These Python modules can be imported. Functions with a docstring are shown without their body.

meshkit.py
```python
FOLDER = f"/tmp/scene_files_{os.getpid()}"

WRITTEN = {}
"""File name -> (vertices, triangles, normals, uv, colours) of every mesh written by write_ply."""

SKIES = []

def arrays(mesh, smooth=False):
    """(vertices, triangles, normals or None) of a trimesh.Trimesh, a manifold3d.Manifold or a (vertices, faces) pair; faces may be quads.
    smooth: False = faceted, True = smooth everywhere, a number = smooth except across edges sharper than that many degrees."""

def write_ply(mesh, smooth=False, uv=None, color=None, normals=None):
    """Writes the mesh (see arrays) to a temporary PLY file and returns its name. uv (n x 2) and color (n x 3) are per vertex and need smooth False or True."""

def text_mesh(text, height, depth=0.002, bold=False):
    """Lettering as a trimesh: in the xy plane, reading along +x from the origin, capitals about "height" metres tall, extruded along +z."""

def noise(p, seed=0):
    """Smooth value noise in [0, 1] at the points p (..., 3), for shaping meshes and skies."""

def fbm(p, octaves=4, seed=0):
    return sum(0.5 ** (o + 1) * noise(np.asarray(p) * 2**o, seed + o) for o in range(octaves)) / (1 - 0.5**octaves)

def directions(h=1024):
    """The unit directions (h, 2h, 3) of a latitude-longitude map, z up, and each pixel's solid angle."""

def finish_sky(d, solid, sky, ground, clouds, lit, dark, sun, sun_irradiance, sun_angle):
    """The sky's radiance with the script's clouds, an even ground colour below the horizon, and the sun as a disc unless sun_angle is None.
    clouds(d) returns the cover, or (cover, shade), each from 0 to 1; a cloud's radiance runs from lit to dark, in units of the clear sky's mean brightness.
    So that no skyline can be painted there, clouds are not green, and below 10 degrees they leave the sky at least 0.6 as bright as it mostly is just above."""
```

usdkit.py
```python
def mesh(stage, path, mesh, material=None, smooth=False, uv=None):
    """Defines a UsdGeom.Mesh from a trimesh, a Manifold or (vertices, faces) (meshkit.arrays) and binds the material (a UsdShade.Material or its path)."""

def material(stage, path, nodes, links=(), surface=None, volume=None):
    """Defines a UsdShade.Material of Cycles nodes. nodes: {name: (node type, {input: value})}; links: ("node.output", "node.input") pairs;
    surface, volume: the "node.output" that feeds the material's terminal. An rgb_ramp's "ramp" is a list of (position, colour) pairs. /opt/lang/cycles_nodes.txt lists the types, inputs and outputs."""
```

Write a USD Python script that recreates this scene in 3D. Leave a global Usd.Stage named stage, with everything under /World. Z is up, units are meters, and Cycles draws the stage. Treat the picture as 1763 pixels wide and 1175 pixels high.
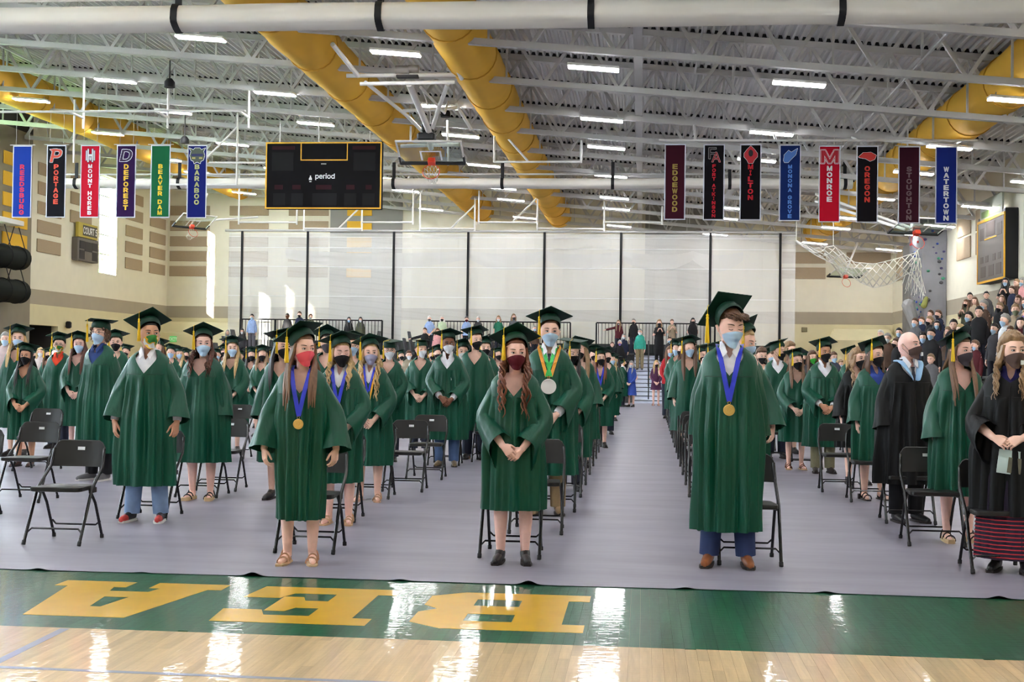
import math, numpy as np, trimesh, manifold3d, usdkit, meshkit
from shapely.geometry import Polygon, box as sbox
from shapely import affinity
from pxr import Usd, UsdGeom, UsdLux, UsdShade, Gf, Sdf, Vt

PI = math.pi
stage = Usd.Stage.CreateInMemory()
UsdGeom.SetStageUpAxis(stage, UsdGeom.Tokens.z)
UsdGeom.SetStageMetersPerUnit(stage, 1.0)
UsdGeom.Xform.Define(stage, '/World')
stage.DefinePrim('/World/Looks', 'Scope')

# ------------------------------------------------------------------ camera
FPX, EYE = 2280.0, 1.45
YAW, PITCH, ROLL = math.atan(224 / 2280.0), math.atan(40 / 2280.0), 0.0136
fw = np.array([-math.sin(YAW) * math.cos(PITCH), math.cos(YAW) * math.cos(PITCH), math.sin(PITCH)])
r0 = np.array([math.cos(YAW), math.sin(YAW), 0.0])
u0 = np.cross(r0, fw)
cr = r0 * math.cos(ROLL) + u0 * math.sin(ROLL)
cu = u0 * math.cos(ROLL) - r0 * math.sin(ROLL)
cam = UsdGeom.Camera.Define(stage, '/World/Camera')
cm = Gf.Matrix4d(*cr, 0, *cu, 0, *(-fw), 0, 0, 0, EYE, 1)
cam.AddTransformOp().Set(cm)
cam.CreateHorizontalApertureAttr(36.0)
cam.CreateVerticalApertureAttr(36.0 * 1175 / 1763)
cam.CreateFocalLengthAttr(36.0 * FPX / 1763)
cam.CreateClippingRangeAttr(Gf.Vec2f(0.1, 500))
cam.CreateExposureAttr(1.4)

# ------------------------------------------------------------------ daylight: low morning sun from behind left, and the sky
SUN_T, SUN_E = 0.32, 0.2126            # across per metre along the hall, drop per metre
sd = np.array([SUN_T, 1.0, -SUN_E * math.hypot(1, SUN_T)]); sd /= np.linalg.norm(sd)
sun = UsdLux.DistantLight.Define(stage, '/World/Sun')
sz = -sd; sx = np.cross([0, 0, 1.0], sz); sx /= np.linalg.norm(sx); sy = np.cross(sz, sx)
sun.AddTransformOp().Set(Gf.Matrix4d(*sx, 0, *sy, 0, *sz, 0, 0, 0, 30, 1))
sun.CreateNormalizeAttr(True); sun.CreateIntensityAttr(4.0); sun.CreateColorAttr(Gf.Vec3f(1.0, 0.93, 0.82)); sun.CreateAngleAttr(0.53)
sky = UsdLux.DomeLight.Define(stage, '/World/Sky')
sky.CreateIntensityAttr(9.0); sky.CreateColorAttr(Gf.Vec3f(0.80, 0.90, 1.0))
LAMP = 30.0                            # radiance of the ceiling fixtures' lenses

# ------------------------------------------------------------------ helpers: pixels of the 1763 x 1175 survey to places
C0 = np.array([0, 0, EYE])
def ray(x, y): return fw + cr * (x - 881.5) / FPX - cu * (y - 587.5) / FPX
def at_floor(x, y, z=0.0):
    d = ray(x, y); return C0 + d * ((z - EYE) / d[2])
def at_y(x, y, Y): d = ray(x, y); return C0 + d * (Y / d[1])
def at_x(x, y, X): d = ray(x, y); return C0 + d * (X / d[0])
def at_d(x, y, D): return C0 + ray(x, y) * D

# ------------------------------------------------------------------ helpers: prims
taken = {}
def free(parent, name):
    p = f'{parent}/{name}'; n = taken.get(p, 0); taken[p] = n + 1
    return p if n == 0 else f'{p}_{n:03d}'
def tag(prim, label=None, cat=None, group=None, kind=None):
    for k, v in (('label', label), ('category', cat), ('group', group), ('kind', kind)):
        if v: prim.SetCustomDataByKey(k, v)
    return prim
def thing(name, label, cat, loc=(0, 0, 0), rz=0.0, group=None, kind=None):
    p = free('/World', name)
    x = UsdGeom.Xform.Define(stage, p)
    x.AddTranslateOp().Set(Gf.Vec3d(*map(float, loc))); x.AddRotateZOp().Set(math.degrees(rz))
    return tag(x.GetPrim(), label, cat, group, kind)
def obj(name, mesh, m, parent=None, smooth=False, label=None, cat=None, group=None, kind=None):
    base = '/World' if parent is None else str(parent.GetPath())
    prim = usdkit.mesh(stage, free(base, name), mesh, m, smooth=smooth).GetPrim()
    return tag(prim, label, cat, group, kind)
def struct(name, mesh, m, parent=None, smooth=False):
    return obj(name, mesh, m, parent, smooth, kind=None if parent is not None else 'structure')
def dup(src, name, label, cat, loc, rz=0.0, group=None, kind=None):
    p = free('/World', name)
    x = UsdGeom.Xform.Define(stage, p)
    x.GetPrim().GetReferences().AddInternalReference(src.GetPath())
    ops = {o.GetOpName(): o for o in x.GetOrderedXformOps()}
    (ops.get('xformOp:translate') or x.AddTranslateOp()).Set(Gf.Vec3d(*map(float, loc)))
    (ops.get('xformOp:rotateZ') or x.AddRotateZOp()).Set(math.degrees(rz))
    x.GetPrim().SetInstanceable(True)
    return tag(x.GetPrim(), label, cat, group, kind)

# ------------------------------------------------------------------ helpers: materials
looks = {}
def lin(c):
    c = np.asarray(c, float) / 255.0
    return tuple(np.where(c < 0.04045, c / 12.92, ((c + 0.055) / 1.055) ** 2.4))
def mat(name, rgb, rough=0.6, spec=0.5, vary=0.0, scale=8.0, bump=0.0, bscale=60.0, metal=0.0, sheen=0.0, coat=0.0, random=0.0, emit=0.0, stretch=(1, 1, 1), space='object'):
    """A principled material; rgb is an sRGB colour 0-255. vary: noise in the tone, random: a tone of its own for every prim."""
    if name in looks: return looks[name]
    c = lin(rgb)
    n = {'p': ('principled_bsdf', {'base_color': c, 'roughness': rough, 'specular_ior_level': spec, 'metallic': metal})}
    pin = n['p'][1]; L = []
    if sheen: pin.update(sheen_weight=sheen, sheen_roughness=0.4)
    if coat: pin.update(coat_weight=coat, coat_roughness=0.06)
    if emit: pin.update(emission_color=c, emission_strength=emit)
    if vary or bump:
        n['tc'] = ('texture_coordinate', {}); n['mp'] = ('mapping', {'scale': stretch})
        L += [(f'tc.{space}' if space == 'object' else 'tc.object', 'mp.vector')]
    last = None
    if vary:
        n['nz'] = ('noise_texture', {'scale': scale, 'detail': 3.0})
        lo, hi = [tuple(np.clip(np.array(c) * k, 0, 1)) for k in (1 - vary, 1 + vary)]
        n['rp'] = ('rgb_ramp', {'ramp': [(0.25, lo), (0.75, hi)]})
        L += [('mp.vector', 'nz.vector'), ('nz.fac', 'rp.fac')]; last = 'rp.color'
    if random:
        n['oi'] = ('object_info', {}); n['mr'] = ('map_range', {'to_min': 1 - random, 'to_max': 1 + random})
        n['hv'] = ('hsv', {'color': c})
        L += [('oi.random', 'mr.value'), ('mr.result', 'hv.value')]
        if last: L += [(last, 'hv.color')]
        last = 'hv.color'
    if last: L += [(last, 'p.base_color')]
    if bump:
        n['nb'] = ('noise_texture', {'scale': bscale, 'detail': 2.0}); n['bp'] = ('bump', {'strength': bump, 'distance': 0.01})
        L += [('mp.vector', 'nb.vector'), ('nb.fac', 'bp.height'), ('bp.normal', 'p.normal')]
    looks[name] = usdkit.material(stage, '/World/Looks/' + name, n, L, surface='p.BSDF')
    return looks[name]

# ------------------------------------------------------------------ helpers: shapes, as (vertices, triangles)
def V(*a): return np.array(a, float)
def cat(ms):
    vs, fs, k = [], [], 0
    for v, f in ms:
        v = np.asarray(v, float); vs.append(v); fs.append(np.asarray(f, int) + k); k += len(v)
    return np.vstack(vs), np.vstack(fs)
BF = np.array([[0, 2, 1], [0, 3, 2], [4, 5, 6], [4, 6, 7], [0, 1, 5], [0, 5, 4], [1, 2, 6], [1, 6, 5], [2, 3, 7], [2, 7, 6], [3, 0, 4], [3, 4, 7]])
def box(x0, y0, z0, x1, y1, z1):
    return np.array([[x0, y0, z0], [x1, y0, z0], [x1, y1, z0], [x0, y1, z0], [x0, y0, z1], [x1, y0, z1], [x1, y1, z1], [x0, y1, z1]], float), BF
def hexa(p): return np.array(p, float), BF          # eight corners, in the order of box()
def bbox(x0, y0, z0, x1, y1, z1, r=0.01):
    """A box with chamfered edges."""
    pts = []
    for sx in (0, 1):
        for sy_ in (0, 1):
            for sz_ in (0, 1):
                c = np.array([(x0, x1)[sx], (y0, y1)[sy_], (z0, z1)[sz_]], float); d = np.array([1 - 2 * sx, 1 - 2 * sy_, 1 - 2 * sz_]) * r
                for k in range(3):
                    q = c + d; q[k] = c[k]; pts.append(q)
    return hull(np.array(pts))
def hull(pts):
    m = manifold3d.Manifold.hull_points(np.asarray(pts, float)).to_mesh()
    return np.array(m.vert_properties[:, :3], float), np.array(m.tri_verts, int)
def frames(P):
    P = np.asarray(P, float); T = np.gradient(P, axis=0); T /= np.maximum(np.linalg.norm(T, axis=1, keepdims=True), 1e-9)
    ref = V(0, 0, 1) if abs(T[0][2]) < 0.9 else V(0, 1, 0)
    n = np.cross(T[0], ref); n /= np.linalg.norm(n); N = []
    for t in T:
        n = n - t * (n @ t); n /= max(np.linalg.norm(n), 1e-9); N.append(n.copy())
    N = np.array(N); return T, N, np.cross(T, N)
def tube(P, r, n=6, flat=1.0, caps=True):
    P = np.asarray(P, float); T, N, B = frames(P); r = np.broadcast_to(r, len(P))
    a = np.arange(n) / n * 2 * PI
    R = P[:, None] + r[:, None, None] * (np.cos(a)[None, :, None] * N[:, None] + flat * np.sin(a)[None, :, None] * B[:, None])
    return loft(R, caps, caps)
def loft(R, cap0=False, cap1=False, closed=True):
    R = np.asarray(R, float); m, n = R.shape[:2]
    i, j = np.meshgrid(np.arange(m - 1), np.arange(n if closed else n - 1), indexing='ij'); j2 = (j + 1) % n
    a, b, c, d = i * n + j, i * n + j2, (i + 1) * n + j2, (i + 1) * n + j
    f = np.concatenate([np.stack([a, b, c], -1).reshape(-1, 3), np.stack([a, c, d], -1).reshape(-1, 3)])
    v = R.reshape(-1, 3); ex = []
    for cap, k in ((cap0, 0), (cap1, m - 1)):
        if cap:
            v = np.vstack([v, R[k].mean(0)]); q = len(v) - 1; jj = np.arange(n); j3 = (jj + 1) % n
            ex.append(np.stack([k * n + j3, k * n + jj, np.full(n, q)], 1) if k == 0 else np.stack([k * n + jj, k * n + j3, np.full(n, q)], 1))
    return v, np.vstack([f] + ex)
def lathe(prof, n=24, c=(0, 0, 0)):
    """prof: (radius, height) pairs turned about z."""
    a = np.arange(n) / n * 2 * PI
    R = np.array([[[r * math.cos(t) + c[0], r * math.sin(t) + c[1], z + c[2]] for t in a] for r, z in prof])
    return loft(R, True, True)
def ring(R, r, n=24, k=6, c=(0, 0, 0)):
    a = np.arange(n + 1) / n * 2 * PI
    a = a[:-1]; b = np.arange(k) / k * 2 * PI
    G = np.array([[[(R + r * math.cos(q)) * math.cos(t) + c[0], (R + r * math.cos(q)) * math.sin(t) + c[1], r * math.sin(q) + c[2]] for q in b] for t in a] )
    G = np.concatenate([G, G[:1]]); return loft(G)
def xf(m, M=None, t=(0, 0, 0)):
    v = np.asarray(m[0], float); v = v if M is None else v @ np.asarray(M).T
    return v + np.asarray(t, float), m[1]
def rz(a): c, s = math.cos(a), math.sin(a); return np.array([[c, -s, 0], [s, c, 0], [0, 0, 1.0]])
def rx(a): c, s = math.cos(a), math.sin(a); return np.array([[1.0, 0, 0], [0, c, -s], [0, s, c]])
def ry(a): c, s = math.cos(a), math.sin(a); return np.array([[c, 0, s], [0, 1.0, 0], [-s, 0, c]])
def prism(poly, t, engine='earcut'):
    """A shapely outline (x, y) as a plate of thickness t in +z."""
    gs = getattr(poly, 'geoms', [poly])
    ms = [trimesh.creation.extrude_polygon(g, t, engine=engine) for g in gs]
    return cat([(m.vertices, m.faces) for m in ms])
UP_FACE = np.array([[1.0, 0, 0], [0, 0, -1.0], [0, 1.0, 0]])     # a plate in xy stood up in xz, its front towards -y
def bars(P0, P1, w, h=None):
    """A straight square bar between two points."""
    P0, P1 = V(*P0), V(*P1); h = h or w; t = P1 - P0; t /= np.linalg.norm(t)
    ref = V(0, 0, 1) if abs(t[2]) < 0.95 else V(0, 1, 0)
    n = np.cross(t, ref); n /= np.linalg.norm(n); b = np.cross(t, n)
    q = [n * -w / 2 + b * -h / 2, n * w / 2 + b * -h / 2, n * w / 2 + b * h / 2, n * -w / 2 + b * h / 2]
    return hexa([P0 + k for k in q] + [P1 + k for k in q])
# ------------------------------------------------------------------ people
SKIN = {'light': (238, 194, 174), 'pink': (242, 196, 182), 'tan': (205, 152, 122), 'brown': (128, 82, 60), 'dark': (90, 58, 44)}
def skin(k): return mat('skin_' + k, SKIN[k], 0.5, 0.4, vary=0.05, scale=30)
HAIRC = {'brown': (92, 62, 42), 'dark': (34, 26, 24), 'black': (22, 18, 18), 'blond': (190, 158, 108), 'light_brown': (112, 80, 56), 'red': (112, 64, 42), 'auburn': (88, 48, 36), 'grey': (150, 146, 142), 'white': (215, 210, 204), 'sandy': (146, 116, 84)}
def hairm(k): return mat('hair_' + k, HAIRC[k], 0.42, 0.5, vary=0.28, scale=60, stretch=(1, 1, 0.12))
MASKC = {'blue': (184, 212, 238), 'black': (22, 21, 24), 'white': (226, 228, 234), 'maroon': (92, 18, 34), 'pink': (236, 92, 108), 'grey': (72, 66, 74), 'lilac': (162, 162, 190), 'brown': (92, 72, 66), 'olive': (120, 122, 96), 'purple': (150, 120, 200), 'green': (60, 170, 60)}
def maskm(k):
    if k == 'patterned':       # white, gold and green blotches
        if 'mask_patterned' in looks: return looks['mask_patterned']
        n = {'tc': ('texture_coordinate', {}), 'nz': ('noise_texture', {'scale': 14.0, 'detail': 1.0}), 'rp': ('rgb_ramp', {'interpolate': False, 'ramp': [(0.0, lin((40, 120, 40))), (0.46, lin((222, 168, 30))), (0.56, lin((224, 226, 222)))]}), 'p': ('principled_bsdf', {'roughness': 0.7})}
        looks['mask_patterned'] = usdkit.material(stage, '/World/Looks/mask_patterned', n, [('tc.object', 'nz.vector'), ('nz.fac', 'rp.fac'), ('rp.color', 'p.base_color')], surface='p.BSDF')
        return looks['mask_patterned']
    return mat('mask_' + k, MASKC[k], 0.75, 0.3, bump=0.15, bscale=300)
def gownm(k):
    if k == 'green': return mat('gown_green', (3, 73, 53), 0.42, 0.34, vary=0.14, scale=5, bump=0.55, bscale=22, stretch=(1, 1, 0.16))
    return mat('gown_black', (9, 9, 11), 0.6, 0.25, vary=0.1, scale=6, bump=0.5, bscale=22, stretch=(1, 1, 0.16))
def cloth(rgb, name=None): return mat('cloth_%02x%02x%02x' % tuple(rgb) if name is None else name, rgb, 0.8, 0.3, vary=0.12, scale=14, bump=0.15, bscale=40)

ICO = {k: trimesh.creation.icosphere(subdivisions=k) for k in (1, 2, 3, 4)}
SP0 = np.array(trimesh.creation.icosahedron().vertices); SP0 /= np.linalg.norm(SP0[0]); SP1 = np.array(ICO[1].vertices)
g_ = lambda x, s: np.exp(-(x / s) ** 2)
def head_shape(d, male=False):
    """Points on a head (metres, centre mid-head, face to -y) for unit directions d."""
    p = d * V(0.0745, 0.097, 0.116); x, y, z = p.T.copy()
    dn = np.clip(-d[:, 2], 0, 1)
    x *= 1 - (0.30 if not male else 0.22) * dn ** 1.3
    front = np.clip(-d[:, 1], 0, 1)
    y = np.where(d[:, 1] < 0, y * (1 - 0.10 * (1 - np.abs(d[:, 2]))), y * (1 + 0.04 * d[:, 2]))
    y = y + np.where(d[:, 1] > 0, -0.35 * np.clip(-z - 0.04, 0, 1) * 1.0, 0)
    y = y - front * 0.012 * g_(z + 0.095, 0.03) * g_(x, 0.03)                       # chin
    y = y - front * (0.024 * g_(x, 0.0105) * g_(z + 0.030, 0.016) + 0.012 * g_(x, 0.009) * g_(z + 0.004, 0.022))   # nose
    y = y + front * 0.010 * (g_(np.abs(x) - 0.031, 0.016) * g_(z - 0.004, 0.014))   # eye sockets
    y = y - front * 0.005 * g_(np.abs(x) - 0.028, 0.02) * g_(z - 0.026, 0.010)      # brows
    y = y - front * 0.006 * (g_(x, 0.020) * (g_(z + 0.062, 0.006) + g_(z + 0.074, 0.007)))   # lips
    return np.stack([x, y, z], 1)
HEADS = {(k, m): (head_shape(np.array(ICO[k].vertices), m), np.array(ICO[k].faces)) for k in (2, 3, 4) for m in (False, True)}
def face_y(x, z):
    """Depth of the face front at (x, z), smooth, without nose."""
    dz = np.clip(z / 0.116, -0.98, 0.98); w = 0.0745 * np.sqrt(1 - dz ** 2) * (1 - 0.27 * np.clip(-dz, 0, 1) ** 1.3)
    return -0.092 * np.sqrt(1 - dz ** 2) * np.sqrt(np.clip(1 - (x / np.maximum(w, 0.01)) ** 2, 0.0, 1))

def chain(js, sp):
    """Tapering limb: convex hulls of spheres at successive joints (x, y, z, r)."""
    out = []
    for a, b in zip(js[:-1], js[1:]):
        out.append(manifold3d.Manifold.hull_points(np.vstack([sp * a[3] + a[:3], sp * b[3] + b[:3]])))
    return out
def hand(w, d, n, t, s, sp, curl=0.5, spread=0.0):
    """A hand at wrist w: d along the fingers, n out of the palm, t to the thumb side."""
    d = V(*d) / np.linalg.norm(d); n = V(*n) - d * (np.array(n) @ d); n /= np.linalg.norm(n); t = V(*t) - d * (np.array(t) @ d); t = t - n * (t @ n); t /= np.linalg.norm(t)
    P = lambda a, b, c: w + s * (d * a + t * b + n * c)
    kn = [P(0.088, 0.030, 0), P(0.092, 0.010, -0.003), P(0.088, -0.011, -0.002), P(0.080, -0.030, 0.002)]
    out = [manifold3d.Manifold.hull_points(np.vstack([sp * 0.024 * s + w] + [sp * 0.0115 * s + k for k in kn] + [sp * 0.015 * s + P(0.03, 0.026, 0.006)]))]
    for k, (b, L) in enumerate(zip((0.030, 0.010, -0.011, -0.030), (0.070, 0.079, 0.073, 0.058))):
        p = kn[k].copy(); ang = 0.15 + curl * 0.35; js = [np.r_[p, 0.0093 * s]]
        for q, (f, r) in enumerate(((0.44, 0.0088), (0.31, 0.008), (0.25, 0.0068))):
            dirn = d * math.cos(ang) + n * math.sin(ang) + t * (spread * b * 6)
            p = p + dirn / np.linalg.norm(dirn) * L * f * s; js.append(np.r_[p, r * s]); ang += curl * (0.75 + 0.06 * k)
        out += chain(js, sp)
    p = P(0.022, 0.026, 0.006); dirn = d * 0.72 + t * 0.55 + n * 0.3
    q = p + dirn / np.linalg.norm(dirn) * 0.040 * s; dirn2 = d * 0.9 + t * 0.12 + n * 0.35
    q2 = q + dirn2 / np.linalg.norm(dirn2) * 0.030 * s; q3 = q2 + dirn2 / np.linalg.norm(dirn2) * 0.022 * s
    out += chain([np.r_[p, 0.014 * s], np.r_[q, 0.0105 * s], np.r_[q2, 0.0095 * s], np.r_[q3, 0.0075 * s]], sp)
    return out

# outlines of garments: height, half width, half depth, depth offset (for a figure of 1.75 m)
def profile(kind, hem, hw, hd, girth):
    if kind == 'gown':
        z = V(hem, 0.90, 1.12, 1.27, 1.36, 1.415, 1.455, 1.485, 1.510, 1.525)
        a = V(hw, 0.6 * hw + 0.4 * 0.228, 0.206, 0.194, 0.192, 0.184, 0.155, 0.112, 0.079, 0.067)
        b = V(hd, 0.6 * hd + 0.4 * 0.165, 0.150, 0.145, 0.132, 0.115, 0.100, 0.088, 0.076, 0.070)
    elif kind == 'top':
        z = V(hem, 0.95, 1.10, 1.25, 1.36, 1.415, 1.455, 1.485, 1.51, 1.53)
        a = V(hw, 0.180, 0.172, 0.190, 0.196, 0.190, 0.164, 0.112, 0.074, 0.066)
        b = V(hd, 0.125, 0.120, 0.128, 0.122, 0.110, 0.094, 0.080, 0.068, 0.064)
    else:                                                    # skirt or dress below the waist
        z = V(hem, 0.70, 0.92, 1.05); a = V(hw, 0.5 * (hw + 0.19), 0.18, 0.16); b = V(hd, 0.5 * (hd + 0.14), 0.13, 0.115)
    if z[1] <= hem + 0.02: z, a, b = np.delete(z, 1), np.delete(a, 1), np.delete(b, 1)
    g = np.where(z < 1.40, girth, 1 + (girth - 1) * 0.4)
    return z, a * g, b * g, np.interp(z, [0.3, 1.0, 1.3, 1.45, 1.52], [0.0, 0.0, 0.005, 0.018, 0.022])
def shell(prof, nphi, nz, ztop=None, folds=0.0, yoke=1.29, ph=(0, 0, 0), crease=True):
    zs, a, b, cy = prof
    phi = np.arange(nphi) / nphi * 2 * PI
    zt = np.full(nphi, zs[-1]) if ztop is None else ztop(phi)
    t = np.linspace(0, 1, nz)[:, None] ** 0.8; Z = zs[0] + (zt[None] - zs[0]) * t
    A, B, CY = np.interp(Z, zs, a), np.interp(Z, zs, b), np.interp(Z, zs, cy)
    if folds:
        f = 0.5 * np.cos(9 * phi + ph[0] + 0.8 * np.sin(2 * phi + ph[2])) + 0.32 * np.cos(15 * phi + ph[1]) + 0.3 * np.cos(5 * phi + ph[2]) + 0.24 * np.cos(23 * phi + ph[0]) + 0.12 * np.cos(37 * phi + ph[1])
        f = np.sign(f) * np.abs(f) ** 0.85
        amp = folds * np.clip((yoke - Z) / 0.12, 0, 1) * (0.62 + 0.38 * np.clip((yoke - Z) / 0.7, 0, 1))
        wob = 1 + 0.35 * np.sin(Z * 7 + 3 * phi[None] + ph[1])
        D = amp * f[None] * wob
        if crease: D = D - 0.010 * g_(((phi + PI) % (2 * PI) - PI)[None], 0.035) * np.clip((1.30 - Z) / 0.1, 0, 1)
        D = D + 0.004 * g_(Z - yoke, 0.012)
        A, B = A + D, B + D
    R = np.stack([A * np.sin(phi)[None], CY - B * np.cos(phi)[None], Z], -1)
    return loft(R)
def vtop(zv, zn, w=0.9):
    def f(phi):
        p = np.abs((phi + PI) % (2 * PI) - PI); t = np.clip(p / w, 0, 1)
        return zv + (zn - zv) * t
    return f
def sleeve(S, E, W, r0_, r1, r2, n, m, drop=0.0, ph=0.0, fold=0.08):
    sg = np.sign(S[0]); K = np.array([[sg * 0.085, S[1], 1.430], [S[0] * 0.80, S[1], 1.420], [S[0] + sg * 0.008, S[1], 1.388], E, W])
    L = np.concatenate([[0], np.cumsum(np.linalg.norm(np.diff(K, axis=0), axis=1))]); L /= L[-1]; t = np.linspace(0, 1, m)
    P = np.stack([np.interp(t, L, K[:, c]) for c in range(3)], 1)
    for _ in range(2): P[1:-1] = (P[:-2] + 2 * P[1:-1] + P[2:]) / 4
    T, N, B = frames(P); r = np.interp(t, [0, L[1], L[2], L[3], 1], [r0_ * 0.7, r0_ * 0.95, r0_ * 1.12, r1, r2])
    a = np.arange(n) / n * 2 * PI
    rr = r[:, None] * (1 + fold * np.sin(4 * a[None] + ph + 5 * t[:, None]) * (0.3 + t[:, None]) + 0.5 * fold * np.sin(7 * a[None] + ph - 9 * t[:, None]))
    O = rr[..., None] * (np.cos(a)[None, :, None] * N[:, None] + np.sin(a)[None, :, None] * B[:, None])
    O[..., 2] -= drop * np.clip((t - 0.45) / 0.55, 0, 1)[:, None] ** 1.3 * np.clip(-O[..., 2] / np.maximum(r[:, None], 1e-6), 0, 1)
    return loft(P[:, None] + O, cap0=True)

POSE = {   # elbow, wrist, finger direction, palm normal, thumb side, curl - for the right-hand (+x) arm
    'clasp': ((0.238, 0.030, 1.12), (0.075, -0.205, 0.900), (-0.72, -0.20, -0.66), (-0.3, 0.9, -0.2), (-0.2, -0.2, 0.9), 0.75),
    'side': ((0.204, 0.040, 1.13), (0.218, -0.030, 0.875), (-0.06, -0.16, -1.0), (-1, 0.1, 0), (0, -1, 0), 0.5),
    'wide': ((0.246, 0.040, 1.13), (0.274, -0.050, 0.875), (-0.10, -0.22, -1.0), (-0.8, 0.5, 0), (0, -1, 0), 0.6),
    'back': ((0.190, 0.060, 1.12), (0.190, 0.080, 0.90), (-0.5, 0.6, -0.6), (0, -1, 0), (0.5, 0.3, 0.7), 0.5),
    'phone': ((0.230, -0.060, 1.13), (0.085, -0.300, 1.30), (-0.3, -0.2, 0.9), (-0.8, 0.2, 0), (-0.2, 0.8, 0.3), 0.8),
    'out': ((0.420, -0.010, 1.34), (0.640, -0.060, 1.28), (1.0, -0.1, -0.1), (0, 0.2, -1), (0, -1, 0), 0.3),
    'paper': ((0.250, -0.020, 1.10), (0.100, -0.270, 1.00), (-0.85, -0.30, -0.40), (-0.2, 0.8, -0.5), (-0.3, -0.3, 0.9), 0.7)}

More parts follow.
